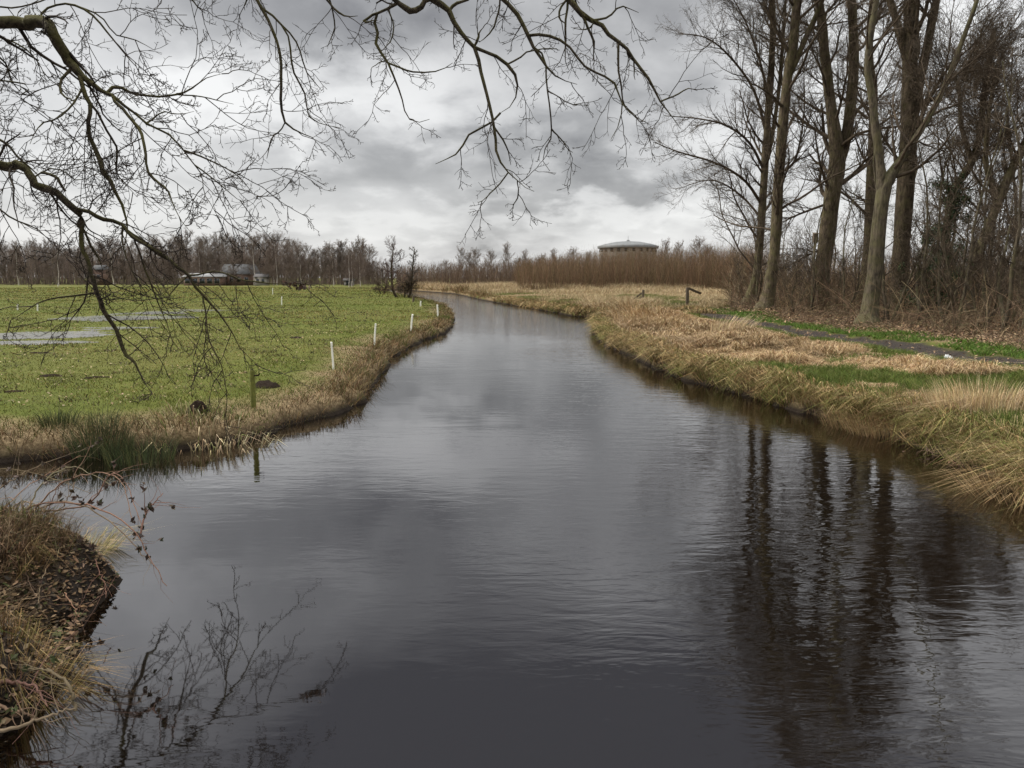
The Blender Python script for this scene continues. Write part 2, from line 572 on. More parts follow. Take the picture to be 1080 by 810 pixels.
def ellipse_sheet(name, cx, cy, a, b, z, mat):
    t = np.linspace(0, 2 * math.pi, 40, endpoint=False)
    k = 1 + .12 * np.sin(3 * t + cx) + .08 * np.sin(5 * t + cy)
    v = np.stack([cx + a * k * np.cos(t), cy + b * k * np.sin(t), np.full(40, z)], 1)
    v = np.vstack([v, [[cx, cy, z]]])
    tr = [(40, i, (i + 1) % 40) for i in range(40)]
    return link(name, mesh_np(name, v, tris=tr, smooth=False), mat)


zs = .492
PLAB = ['pale flood puddle at the left edge of the meadow', 'long flood puddle behind the hanging branch', 'thin puddle at the right end of the nearer flood water', 'far flood puddle beyond the nearer ones',
        'bright flood puddle in the middle distance of the meadow', 'small flood puddle farthest right on the meadow', 'narrow puddle nearest to the ditch', 'puddle sliver cut by the left picture edge']
for (cx, cy, a, b_), lb in zip(PUDW, PLAB):
    o = ellipse_sheet('puddle', cx, cy, a * 1.25, b_ * 1.25, zs + .0004 * PLAB.index(lb), M['puddle'])
    tag(o, lb, 'puddle', kind='structure')
o = ellipse_sheet('puddle', TRACKP[0], TRACKP[1], 1.5, 2.2, gz(TRACKP[0], TRACKP[1]) + .016, M['puddle'])
tag(o, 'small bright puddle on the muddy footpath by the gate posts', 'puddle', kind='structure')

# ------------------------------------------------------------------ blades
def blade_mesh(base, h, w, lean, cols, droop=.0, side=None, rg=rng):
    """base (N,3); lean (N,2) horizontal offset of the tip as a share of height"""
    Nn = len(base)
    az = rg.uniform(0, 2 * math.pi, Nn) if side is None else side
    sx = np.cos(az) * w; sy = np.sin(az) * w
    S = np.stack([sx, sy, np.zeros(Nn)], 1)
    L3 = np.stack([lean[:, 0] * h, lean[:, 1] * h, np.zeros(Nn)], 1)
    up = np.zeros((Nn, 3)); up[:, 2] = h
    mid = base + up * .55 + L3 * .35
    tip = base + L3 + up * (1 - droop)[:, None] if np.ndim(droop) else base + L3 + up * (1 - droop)
    V = np.stack([base - S, base + S, mid - S * .75, mid + S * .75, tip], 1).reshape(-1, 3)
    i = np.arange(Nn)[:, None] * 5
    q = i + np.array([[0, 1, 3, 2]]); t = i + np.array([[2, 3, 4]])
    me_cols = np.repeat(cols, 5, 0)
    return V, q, t, me_cols


class Blades:
    def __init__(s): s.V = []; s.q = []; s.t = []; s.c = []; s.n = 0

    def add(s, *a, **k):
        V, q, t, c = blade_mesh(*a, **k)
        s.V.append(V); s.q.append(q + s.n); s.t.append(t + s.n); s.c.append(c); s.n += len(V)
        return s

    def build(s, name, mat, parent=None):
        me = mesh_np(name, np.concatenate(s.V), np.concatenate(s.q), np.concatenate(s.t), False)
        paint(me, np.concatenate(s.c))
        return link(name, me, mat, parent)


def pal(cols, n, jit=.25, rg=rng):
    cols = np.array(cols, float)
    c = cols[rg.integers(0, len(cols), n)]
    return c * rg.uniform(1 - jit, 1 + jit, (n, 1)) * rg.uniform(.93, 1.07, (n, 3))


def polar(nn, r0, r1, a0=-39, a1=39, p=1.0):
    a = np.radians(rng.uniform(a0, a1, nn)); r = np.exp(rng.uniform(math.log(r0), math.log(r1), nn))
    return r * np.sin(a), r * np.cos(a)


def along(pl, nn, lo, hi, rmax=200, power=1.0):
    """points along a bank, denser near the camera, offset lo..hi metres to either side"""
    P = np.array(pl, float)
    sub = []
    for a, b_ in zip(P[:-1], P[1:]):
        k = max(2, int(np.hypot(*(b_ - a)) / .4)); k = min(k, 400)
        t = np.linspace(0, 1, k, endpoint=False)[:, None]
        sub.append(np.hstack([a + (b_ - a) * t, np.repeat(np.array([[(b_ - a)[0], (b_ - a)[1]]]) / k, k, 0)]))
    S = np.vstack(sub)
    r = np.hypot(S[:, 0], S[:, 1])
    angl = np.abs(np.degrees(np.arctan2(S[:, 0], S[:, 1])))
    wgt = np.hypot(S[:, 2], S[:, 3]) / np.maximum(r, 3) ** power * (r < rmax) * (angl < 42)
    k = rng.choice(len(S), nn, p=wgt / wgt.sum())
    d = S[k, 2:]; ln = np.hypot(d[:, 0], d[:, 1])[:, None]
    t = rng.random((nn, 1)); off = rng.uniform(lo, hi, (nn, 1)) * rng.choice([-1, 1], (nn, 1))
    nrm = np.stack([-d[:, 1], d[:, 0]], 1) / (ln + 1e-9)
    p = S[k, :2] + d * t + nrm * off
    return p[:, 0], p[:, 1], nrm * np.sign(off)


GREEN = [(.078, .108, .012), (.092, .122, .014), (.068, .092, .011), (.110, .124, .018), (.128, .126, .026)]
DRYG = [(.30, .23, .12), (.22, .16, .08), (.15, .10, .05), (.36, .29, .17), (.18, .135, .06)]
RUST = [(.13, .075, .030), (.18, .105, .045), (.10, .060, .028), (.22, .145, .065), (.085, .065, .025), (.12, .11, .035)]
STRAW = [(.46, .34, .19), (.38, .265, .14), (.29, .195, .10), (.54, .42, .26), (.20, .13, .07)]
LEAFB = [(.14, .085, .045), (.10, .06, .03), (.20, .125, .065), (.25, .17, .10), (.07, .042, .022)]

# meadow
bl = Blades()
x, y = polar(330000, 9, 210)
s = survey(x, y)
k = s[1] & (s[0] > .7)
x, y = x[k], y[k]; z = height(x, y)
k = (z > zs + .012) | (s[0][k] < 3.5) | ((z > zs - .05) & (rng.random(len(z)) < .22))
x, y, z = x[k], y[k], z[k]
r = np.hypot(x, y); nn = len(x)
patch = fbm(x * .3, y * .3, 44, 4)
hh = rng.uniform(.018, .048, nn) * (1 + .6 * sstep(.55, .7, patch)) * (1 + r / 90)
col = pal(GREEN, nn, .16)
dry = (rng.random(nn) < .07 + .55 * sstep(.5, .68, fbm(x * .08, y * .12, 46, 4)) + .25 * sstep(60, 130, r))
col[dry] = pal([(.23, .18, .06), (.18, .145, .04), (.27, .21, .09)], dry.sum())
dk = rng.random(nn) < .05; col[dk] = pal([(.05, .045, .02)], dk.sum())
col *= np.array([.84, .80, .66])
bl.add(np.stack([x, y, z - .01], 1), hh, .0035 * np.maximum(1, r / 9), rng.normal(size=(nn, 2)) * .8, col)
tag(bl.build('grass', M['blade']), 'short green and yellowish pasture grass covering the meadow', 'grass', kind='stuff')

# dark tussock specks over the meadow are soil crumbs and rush stubs
bl = Blades()
x, y = polar(900, 16, 150, -37, -2)
s = survey(x, y); k = s[1] & (s[0] > 2); x, y = x[k], y[k]; z = height(x, y); k = z > zs + .02; x, y, z = x[k], y[k], z[k]
k = fbm(x * .06, y * .1, 48, 3) > .42; x, y, z = x[k], y[k], z[k]
per = 14
xx = np.repeat(x, per) + rng.normal(size=len(x) * per) * np.repeat(.10 + np.hypot(x, y) * .006, per); yy = np.repeat(y, per) + rng.normal(size=len(x) * per) * .12
zz = np.repeat(z, per); nn = len(xx); r = np.hypot(xx, yy)
bl.add(np.stack([xx, yy, zz - .01], 1), rng.uniform(.03, .10, nn) * (1 + r / 120), .006 * np.maximum(1, r / 12), rng.normal(size=(nn, 2)) * .9,
       pal([(.035, .030, .014), (.055, .045, .02), (.08, .07, .025)], nn))
tag(bl.build('grass', M['blade']), 'dark tufts and grazed stubs scattered through the pasture', 'grass', kind='stuff')

# fallen oak leaves scattered over the near meadow
def leaf_scatter(x, y, z, size, cols):
    nn = len(x)
    a = rng.uniform(0, 6.28, nn); tilt = rng.normal(size=(nn, 2)) * .35
    u = np.stack([np.cos(a), np.sin(a), tilt[:, 0]], 1) * size[:, None]
    w = np.stack([-np.sin(a), np.cos(a), tilt[:, 1]], 1) * size[:, None] * .55
    c = np.stack([x, y, z], 1)
    V = np.stack([c - u, c + w - u * .1, c + u, c - w + u * .1], 1).reshape(-1, 3)
    q = np.arange(nn)[:, None] * 4 + np.array([[0, 3, 2, 1]])
    return V, q, np.repeat(cols, 4, 0)


x, y = polar(4500, 11, 60, -38, -3)
s = survey(x, y); k = s[1] & (s[0] > .4); x, y = x[k], y[k]; z = height(x, y); k = z > zs + .01; x, y, z = x[k], y[k], z[k]
V, q, cc = leaf_scatter(x, y, z + .05, rng.uniform(.02, .042, len(x)) * np.clip(np.hypot(x, y) / 24, 1, 1.4), pal([(.24, .18, .08), (.27, .21, .11), (.17, .12, .05)], len(x)))
me = mesh_np('leaf_litter', V, q, smooth=False); paint(me, cc)
tag(link('leaf_litter', me, M['leaf']), 'pale fallen leaves scattered across the near meadow', 'fallen leaves', kind='stuff')

# left bank fringe: dead brown herbs and grasses hanging over the water
bl = Blades()
x, y, nrm = along(SL, 150000, 0, 2.3, 190, .8)
s = survey(x, y)
k = s[1] & (s[0] > -.02); x, y, nrm, dw = x[k], y[k], nrm[k], s[0][k]
z = height(x, y); r = np.hypot(x, y); nn = len(x)
pat = fbm(x * .8, y * .8, 61, 3); grn = fbm(x * .35, y * .35, 63, 3)
edge = 1 - sstep(.1, 1.5, dw + (pat - .5) * .9)
keep = rng.random(nn) < .25 + .75 * edge
x, y, z, r, pat, grn, edge, nrm, dw = [v[keep] for v in (x, y, z, r, pat, grn, edge, nrm, dw)]; nn = len(x)
hh = rng.uniform(.07, .30, nn) * (.25 + .75 * edge) * (.6 + 1.0 * sstep(.35, .65, pat)) * (1 + r / 300)
col = pal(RUST, nn, .35)
k = rng.random(nn) < .16; col[k] = pal(DRYG, k.sum()) * .8
k = rng.random(nn) < .55 * sstep(.5, .62, grn) + .5 * (1 - edge); col[k] = pal(GREEN, k.sum()) * .8
col *= np.where(edge > .5, .82, .9)[:, None]
lean = -nrm * rng.uniform(-.2, .9, (nn, 1)) * edge[:, None] + rng.normal(size=(nn, 2)) * .75
bl.add(np.stack([x, y, z - .02], 1), hh, .004 * np.maximum(1, r / 11), lean, col, droop=rng.uniform(0, .6, nn))
tag(bl.build('bank_grass', M['reed']), 'rust brown dead herbs and grass fringing the meadow bank', 'bank grass', kind='stuff')

# promontory at the lower left
bl = Blades()
x = rng.uniform(-9, -2.2, 90000); y = rng.uniform(2.0, 8.2, 90000)
s = survey(x, y); k = s[3] & (s[0] > .1); x, y, dw = x[k], y[k], s[0][k]; z = height(x, y); nn = len(x)
pat = fbm(x * 1.1, y * 1.1, 65, 3); 
keep = (rng.random(nn) < .18 + .8 * sstep(.40, .60, pat)) & (z > .42 + rng.random(nn) * .12)
x, y, z, pat, dw = [v[keep] for v in (x, y, z, pat, dw)]; nn = len(x)
hh = rng.uniform(.08, .30, nn) * (.5 + .9 * sstep(.4, .7, pat))
col = pal(LEAFB, nn, .35); k = rng.random(nn) < .30; col[k] = pal(DRYG, k.sum()) * .7
k = rng.random(nn) < .34 * sstep(.45, .6, fbm(x * .9, y * .9, 67, 3)); col[k] = pal(GREEN, k.sum()) * .75
ex, ey = np.gradient(np.array([0., 1.])), 0
out = np.stack([np.full(nn, .8), np.full(nn, -.15)], 1) * sstep(1.4, .1, dw)[:, None]
bl.add(np.stack([x, y, z - .02], 1), hh, np.full(nn, .0035), out * rng.uniform(.3, 1.5, (nn, 1)) + rng.normal(size=(nn, 2)) * .5, col, droop=rng.uniform(0, .7, nn))
x, y, nrm = along(SP, 26000, .1, .5, 12, .3)
s = survey(x, y); k = s[3] & (s[0] > .1) & (s[0] < .5); x, y, nrm = x[k], y[k], nrm[k]; z = height(x, y); k = z > .43; x, y, z, nrm = x[k], y[k], z[k], nrm[k]
k = fbm(x * 1.5, y * 1.5, 165, 3) > .44; x, y, z, nrm = x[k], y[k], z[k], nrm[k]; nn = len(x)
bl.add(np.stack([x, y, z - .02], 1), rng.uniform(.12, .36, nn), np.full(nn, .0032), -nrm * rng.uniform(.2, 1.2, (nn, 1)) + rng.normal(size=(nn, 2)) * .35,
       pal([(.25, .165, .07), (.19, .12, .05), (.13, .085, .035), (.12, .11, .03)], nn, .35), droop=rng.uniform(.4, 1.5, nn))
tag(bl.build('bank_grass', M['reed']), 'drooping tan and green grass on the dark near bank', 'bank grass', kind='stuff')
x = rng.uniform(-7, -2.2, 60000); y = rng.uniform(2.6, 7.8, 60000)
s = survey(x, y); k = s[3] & (s[0] > .02); x, y = x[k], y[k]; z = height(x, y)
V, q, cc = leaf_scatter(x, y, z + rng.uniform(0, .05, len(x)), rng.uniform(.012, .034, len(x)), pal(LEAFB + [(.05, .035, .022), (.035, .024, .016), (.06, .065, .02)], len(x), .4))
me = mesh_np('leaf_litter', V, q, smooth=False); paint(me, cc)
tag(link('leaf_litter', me, M['leaf']), 'brown fallen leaves covering the dark near bank', 'fallen leaves', kind='stuff')

# right bank: matted dead reeds, rust fringe and green grass
bl = Blades(); br = Blades()
x, y = polar(1000000, 8.5, 62, 4, 41)
s = survey(x, y)
wood = path_side(x, y)
k = s[2] & (s[0] > .1) & ~wood & (s[0] < 16); x, y, dw, dp = x[k], y[k], s[0][k], s[4][k]
s = [v[k] for v in s]
st, dirt, lit = cover(x, y, s)
z = height(x, y, s); r = np.hypot(x, y); nn = len(x)
pat = fbm(x * .9, y * .9, 66, 4); pat2 = fbm(x * .28, y * .28, 68, 3)
fringe = 1 - sstep(.25, 1.0, dw + (pat - .5) * .8)
isgreen = (st < rng.uniform(.2, .8, nn)) & (dirt < .3)
kg = isgreen & (rng.random(nn) < .7)
n1 = kg.sum()
c = pal([(.075, .115, .018), (.10, .14, .022), (.065, .085, .016), (.14, .14, .04)], n1, .3)
bl.add(np.stack([x, y, z - .01], 1)[kg], rng.uniform(.04, .15, n1) * (1 + .8 * pat[kg]), .0045 * np.maximum(1, r[kg] / 12), rng.normal(size=(n1, 2)) * .7, c)
kf = ~isgreen & (dirt < .25) & (rng.random(nn) < fringe)
n1 = kf.sum()
c = pal(RUST + [(.24, .16, .08), (.14, .14, .04), (.13, .13, .035), (.26, .20, .09), (.30, .22, .11)], n1, .3) * 1.2
inward = np.array([-.85, -.55])
kgr = rng.random(n1) < .35 * sstep(.48, .6, pat2[kf]); c[kgr] = pal([(.085, .10, .022), (.12, .12, .03)], kgr.sum())
br.add(np.stack([x, y, z - .02], 1)[kf], rng.uniform(.15, .42, n1) * (.6 + .8 * pat[kf]), .0045 * np.maximum(1, r[kf] / 12),
       inward * rng.uniform(-.1, .9, (n1, 1)) + rng.normal(size=(n1, 2)) * .45, c, droop=rng.uniform(0, .5, n1))
ks = ~isgreen & (dirt < .25) & (rng.random(nn) > fringe) & (rng.random(nn) < .55)
n1 = ks.sum()
c = pal(STRAW, n1, .3)
tall = sstep(30, 44, y[ks]) * sstep(.5, 2, dw[ks]) * sstep(2.2, 4.5, dp[ks]) * (1 - .75 * sstep(48, 56, y[ks]))
clump = sstep(.42, .62, pat[ks])
flatd = np.stack([-.8 + 1.2 * (fbm(x[ks] * .5, y[ks] * .5, 5, 2)), -.9 + 1.0 * fbm(x[ks] * .5, y[ks] * .5, 6, 2)], 1)
hh = rng.uniform(.10, .26, n1) * (.6 + 1.5 * clump) * (.35 + .65 * sstep(1.2, 2.6, dp[ks])) + tall * rng.uniform(.25, .85, n1) * (.4 + .9 * clump) + .22 * clump * sstep(.6, 1.6, dw[ks]) * sstep(2.0, 3.2, dp[ks]) * rng.random(n1)
c = c * (.62 + .55 * fbm(x[ks] * .7, y[ks] * .7, 77, 4) * 1.6)[:, None] * np.where(pat2[ks] > .5, 1, .85)[:, None]
br.add(np.stack([x, y, z - .02], 1)[ks], hh, .0045 * np.maximum(1, r[ks] / 13), flatd * (2.2 - 1.4 * tall)[:, None] + rng.normal(size=(n1, 2)) * .7, c,
       droop=np.clip(rng.uniform(.25, .8, n1) - .35 * tall, 0, 1))
x, y, nrm = along(SR, 90000, 0, .75, 90, .7)
s = survey(x, y); k = s[2] & (s[0] > .26 * sstep(.42, .6, fbm(x * 1.6, y * 1.6, 266, 3)) - .01) & (s[0] < .85); x, y, nrm = x[k], y[k], nrm[k]; z = height(x, y); r = np.hypot(x, y); nn = len(x)
pat = fbm(x * .9, y * .9, 66, 4); c = pal(RUST + [(.26, .18, .08), (.32, .235, .115), (.14, .14, .04), (.30, .215, .09), (.38, .29, .15)], nn, .35) * 1.2
k = rng.random(nn) < .45 * sstep(.48, .6, fbm(x * .4, y * .4, 169, 3)); c[k] = pal([(.10, .115, .022), (.14, .135, .035)], k.sum())
br.add(np.stack([x, y, z - .03], 1), rng.uniform(.25, .62, nn) * (.5 + 1.0 * pat), .005 * np.maximum(1, r / 12), -nrm * rng.uniform(0, 1.1, (nn, 1)) + rng.normal(size=(nn, 2)) * .65, c, droop=rng.uniform(.1, 1.2, nn))
x, y, nrm = along(SR, 30000, 0, .3, 70, .7)
s = survey(x, y); k = s[2] & (s[0] > -.04) & (s[0] < .16); x, y, nrm = x[k], y[k], nrm[k]; z = np.maximum(height(x, y), 0) ; r = np.hypot(x, y); nn = len(x)
br.add(np.stack([x, y, z], 1), rng.uniform(.05, .22, nn), .005 * np.maximum(1, r / 12), -nrm * rng.uniform(-.2, .8, (nn, 1)) + rng.normal(size=(nn, 2)) * .8, pal([(.06, .038, .02), (.10, .065, .035), (.035, .024, .014), (.16, .11, .055)], nn, .35), droop=rng.uniform(-.1, 1.0, nn))
tag(bl.build('grass', M['blade']), 'bright green grass along the near edge of the muddy path', 'grass', kind='stuff')
tag(br.build('bank_grass', M['reed']), 'matted straw coloured dead reeds covering the wooded bank', 'dead reeds', kind='stuff')

# far bank beyond the side ditch
bl = Blades()
x, y = polar(420000, 55, 190, -12, 22)
s = survey(x, y); k = s[2] & (s[0] > 0) & ~(path_side(x, y)); x, y = x[k], y[k]; s = [v[k] for v in s]; dw = s[0]
st, dirt, lit = cover(x, y, s); z = height(x, y, s); r = np.hypot(x, y); nn = len(x)
g = st < rng.uniform(.25, .75, nn)
band = sstep(.42, .6, fbm(x * .05, y * .12, 99, 3))
col = pal([(.40, .31, .18), (.33, .25, .14), (.27, .20, .11), (.46, .37, .22)], nn, .25)
col[g] = pal([(.12, .125, .035), (.10, .11, .03), (.17, .15, .06)], g.sum())
fr = rng.random(nn) < (1 - sstep(.5, 2.5, dw)); col[fr] = pal(RUST, fr.sum())
hh = np.where(g, rng.uniform(.08, .22, nn), rng.uniform(.25, .6, nn) * (.5 + band) * (1 + 1.0 * sstep(100, 125, y) * band))
bl.add(np.stack([x, y, z - .02], 1), hh, .006 * np.maximum(1, r / 30), rng.normal(size=(nn, 2)) * .6, col, droop=rng.uniform(0, .4, nn))
tag(bl.build('bank_grass', M['reed']), 'pale straw grass and green strips on the far bank', 'rough grass', kind='stuff')

# wood floor: green verge, leaf litter, bramble brush
bl = Blades()
x, y = polar(420000, 16, 95, 5, 41)
s = survey(x, y); k = s[2] & path_side(x, y) & (s[4] < 5.5) & (s[4] > .8); x, y = x[k], y[k]; s = [v[k] for v in s]
st, dirt, lit = cover(x, y, s); z = height(x, y, s); r = np.hypot(x, y); nn = len(x)
k = (lit < rng.uniform(.1, .9, nn)) & (fbm(x * .4, y * .4, 39, 3) > .33) & (dirt < .4); n1 = k.sum()
bl.add(np.stack([x, y, z - .01], 1)[k], rng.uniform(.05, .17, n1), .005 * np.maximum(1, r[k] / 12), rng.normal(size=(n1, 2)) * .7,
       pal([(.070, .135, .018), (.095, .160, .022), (.065, .090, .018)], n1, .3))
tag(bl.build('grass', M['blade']), 'fresh green grass verge between the path and the wood', 'grass', kind='stuff')
x, y = polar(110000, 16, 95, 8, 41)
s = survey(x, y); k = s[2] & ((path_side(x, y) & (s[4] > 1.2 + 1.6 * rng.random(len(x)))) | ((s[4] < 1.1) & (rng.random(len(x)) < .12))) & (s[4] < 26); x, y = x[k], y[k]; s = [v[k] for v in s]
z = height(x, y, s); r = np.hypot(x, y)
V, q, cc = leaf_scatter(x, y, z + rng.uniform(.0, .22, len(x)), rng.uniform(.022, .05, len(x)) * np.clip(r / 26, 1, 1.7), pal(LEAFB + [(.26, .18, .10)], len(x), .35))
me = mesh_np('leaf_litter', V, q, smooth=False); paint(me, cc)
tag(link('leaf_litter', me, M['leaf']), 'brown leaf litter on the floor of the wood', 'fallen leaves', kind='stuff')

# brush of thin stems filling the wood
BR = [(.115, .074, .044), (.16, .105, .060), (.085, .055, .034), (.21, .15, .09), (.09, .075, .036)]
tb = Tubes()
def brush(nn, r0, r1, a0, a1, dpmin, dpmax, hlo, hhi, seed, arch=.2):
    g = np.random.default_rng(seed)
    a = np.radians(g.uniform(a0, a1, nn)); r = np.sqrt(g.uniform(r0 ** 2, r1 ** 2, nn))
    x, y = r * np.sin(a), r * np.cos(a)
    s = survey(x, y); k = s[2] & path_side(x, y) & (s[4] > dpmin) & (s[4] < dpmax); x, y, r = x[k], y[k], r[k]
    k = fbm(x * .25, y * .25, seed, 3) > .36; x, y, r = x[k], y[k], r[k]
    z = height(x, y); nn = len(x)
    n = 5; h = g.uniform(hlo, hhi, nn)
    P = np.zeros((nn, n, 3)); P[:, 0] = np.stack([x, y, z - .05], 1)
    d = unit(np.stack([g.normal(size=nn) * .3, g.normal(size=nn) * .3, np.ones(nn)], 1))
    bend = np.stack([g.normal(size=nn) * arch, g.normal(size=nn) * arch, -g.uniform(0, arch, nn)], 1)
    for i in range(1, n):
        d = unit(d + bend + g.normal(size=(nn, 3)) * .08)
        P[:, i] = P[:, i - 1] + d * (h / (n - 1))[:, None]
    RR = (.006 + .004 * g.random(nn))[:, None] * np.maximum(1, r / 26)[:, None] * np.linspace(1, .45, n)[None]
    tb.add(P, RR, 3, pal(BR, nn, .35, g))
    Q, RQ = spawn(P, RR, 3, .3, .95, (.4, 1.1), (-.2, -.45), 3, .2, (0, 0, .05), .7, .005, g)
    tb.add(Q, RQ, 3, np.repeat(pal(BR, nn, .35, g), 3, 0))
    return P


brush(5200, 24, 70, 13, 41, 2.4, 14, .5, 2.0, 5, .5)
brush(4200, 26, 95, 15, 41, 4, 40, 1.2, 3.6, 6, .25)
brush(3600, 45, 110, 11, 41, 6, 70, 2.0, 5.0, 7, .15)
tag(tb.build('undergrowth', M['stem']), 'brown tangle of thin bare stems and brambles in the wood', 'undergrowth', kind='stuff')

# ------------------------------------------------------------------ bare trees of the grove
HOR = 293.0
def trunk_line(pts, y0, dy=0.0):
    """points (px, py, width_px) at distance y0; width becomes metres"""
    P = []; W = []
    for i, (px, py, w) in enumerate(pts):
        p = pixd(px, py, y0 + dy * i)
        P.append(p); W.append(w / F * y0 * .42)
    return np.array(P), np.array(W)


def make_tree(name, stems, y0, barkm, twigm, label, group, seed, limbs=16, t_lo=.28, llen=(2.6, 6.0), flare=1.5, top=30, dens=1.0, rt=.009, trop=.10, label_cat='tree', extra=None):
    g = np.random.default_rng(seed)
    b0 = pixd(stems[0][0][0], stems[0][0][1], y0)
    zb = gz(b0[0], y0)
    base = np.array([b0[0], y0, zb])
    root = empty(name, base)
    tr = Tubes(); cr = Tubes(); lim = []
    for si, st in enumerate(stems):
        P, W = trunk_line(st, y0)
        if si == 0:
            P = np.vstack([[P[0][0], y0, zb - .15], P]); W = np.concatenate([[W[0] * flare], W])
            P[1][2] = max(P[1][2], zb + .25)
        d = P[-1] - P[-2]; d = d / np.linalg.norm(d)
        ztop = top * g.uniform(.9, 1.05) - (0 if si == 0 else 2)
        if P[-1][2] < ztop - 1:
            k = max(2, int((ztop - P[-1][2]) / 3)); step = (ztop - P[-1][2]) / k; w = W[-1]
            for j in range(k):
                d = d + np.array([g.normal() * .12, g.normal() * .18, .22]); d /= np.linalg.norm(d)
                P = np.vstack([P, P[-1] + d * step]); W = np.append(W, max(w * (1 - (j + 1) / (k + .3)), .02))
        nn = 34
        Q = catmull(P, nn); Wr = np.interp(np.linspace(0, 1, nn), np.linspace(0, 1, len(W)), W)
        Q[3:, :2] += np.cumsum(g.normal(size=(nn - 3, 2)) * .012, 0)
        Wr = Wr * (1 + .07 * g.normal(size=nn) * .6)
        tr.add(Q - base, Wr, 12)
        lim.append((Q, Wr))
    for Q, Wr in lim:
        P1, R1 = spawn(Q[None], Wr[None], int(limbs * 1.8), t_lo, .98, (.6, 1.25), (llen[0] * .8, llen[1] * 1.3), 9, .13, (0, 0, trop * .75), .34, .02, g)
        cr.add(P1 - base, R1, 6)
        L = [(P1, R1)]
        P2, R2 = spawn(P1, R1, int(9 * dens), .15, 1, (.4, .9), (-.28, -.55), 7, .16, (0, 0, trop * .7), .55, rt * 1.3, g)
        cr.add(P2 - base, R2, 4)
        P3, R3 = spawn(P2, R2, int(7 * dens), .1, 1, (.4, 1.0), (-.3, -.7), 5, .22, (0, 0, trop * .5), .6, rt, g)
        cr.add(P3 - base, R3, 3)
        P4, R4 = spawn(P3, R3, 5, .1, 1, (.4, 1.1), (-.35, -.8), 3, .3, (0, 0, .03), .7, rt * .8, g)
        cr.add(P4 - base, R4, 3)
    if extra:
        for (pts, w) in extra:
            P = np.array([pixd(a, b_, y0 + c) for a, b_, c in pts]); Q = catmull(P, 14); Wr = np.linspace(w, w * .2, 14)
            cr.add(Q - base, Wr, 6)
            P2, R2 = spawn(Q[None], Wr[None], 26, .15, 1, (.4, 1.0), (1.2, 3.8), 7, .16, (0, 0, .06), .5, rt * 1.3, g)
            P3, R3 = spawn(P2, R2, 8, .1, 1, (.4, 1.0), (-.25, -.6), 5, .22, (0, 0, .04), .6, rt, g)
            P4, R4 = spawn(P3, R3, 5, .1, 1, (.4, 1.0), (-.3, -.7), 3, .3, (0, 0, .02), .6, rt * .8, g)
            cr.add(P2 - base, R2, 4); cr.add(P3 - base, R3, 3); cr.add(P4 - base, R4, 3)
    tr.build('trunk', barkm, root)
    cr.build('crown', twigm, root)
    tag(root, label, label_cat, group)
    return root


GG = 'tall bare trees at the edge of the wood'
make_tree('bare_tree', [[(789, 322, 17), (795, 300, 11), (800, 268, 10), (805, 190, 9), (808, 133, 8.5), (812, 67, 7.5), (813, 0, 6.5)],
                        [(806, 180, 6), (815, 140, 5), (822, 90, 4.5), (826, 40, 4)]], 60,
          M['bark_grove'], M['twig_grove'], 'slim bare tree first in the row, its branches spreading out over the river', GG, 101, 18, .26, (3, 7), 1.6, dens=1,
          extra=[([(803, 215, 0), (785, 190, -1), (755, 172, -2), (715, 160, -2), (690, 150, -2)], .13),
                 ([(806, 180, 0), (790, 150, -1), (765, 132, -2), (735, 125, -2), (700, 122, -2)], .12),
                 ([(808, 140, 0), (795, 95, 0), (770, 60, -1), (745, 40, -2), (715, 35, -2)], .13),
                 ([(810, 100, 0), (800, 60, 0), (785, 20, 0), (765, -15, 0)], .12),
                 ([(803, 230, 0), (780, 205, 1), (750, 190, 1), (712, 200, 1)], .10)])
make_tree('bare_tree', [[(806, 329, 24), (810, 310, 16), (816, 265, 13.5), (820, 200, 12.5), (828, 100, 12), (837, 43, 11), (843, -10, 10)],
                        [(830, 85, 8), (848, 45, 7), (866, 5, 6)]], 50,
          M['bark_grove'], M['twig_grove'], 'bare tree with its root flare at the path, leaning slightly right, second in the row', GG, 102, 14, .35, (3, 6), 1.7,
          extra=[([(829, 180, 0), (840, 165, 0), (848, 120, 0), (848, 75, 0)], .1), ([(835, 60, 0), (815, 25, 0), (800, -15, 0)], .14)])
make_tree('bare_tree', [[(864, 324, 26), (866, 290, 20), (871, 257, 19), (877, 205, 19), (882, 168, 19), (876, 117, 13), (868, 50, 11), (862, 0, 10)],
                        [(883, 180, 14), (893, 140, 13), (900, 70, 12), (899, 0, 10), (898, -40, 8)]], 53,
          M['bark_grove'], M['twig_grove'], 'stout bare tree that forks into two upright stems, third in the row', GG, 103, 14, .36, (3, 6), 1.3,
          extra=[([(884, 200, 0), (900, 212, -1), (915, 225, -1), (925, 222, -1)], .09), ([(872, 215, 0), (845, 225, -1), (830, 232, -1), (822, 238, -1)], .09),
                 ([(893, 140, 0), (905, 115, 0), (930, 100, 0), (950, 60, 0)], .12), ([(870, 262, 0), (850, 270, 0), (825, 285, 0)], .07)])
make_tree('bare_tree', [[(908, 325, 18), (912, 300, 13), (917, 257, 12), (920, 167, 11), (922, 100, 10), (917, 60, 9), (921, 0, 8)]], 56,
          M['bark_grove'], M['twig_grove'], 'straight dark bare tree standing just behind the pale grey trunk', GG, 104, 14, .35, (3, 6), 1.4,
          extra=[([(915, 125, 0), (890, 105, 0), (862, 85, 0), (845, 70, 0)], .12)])
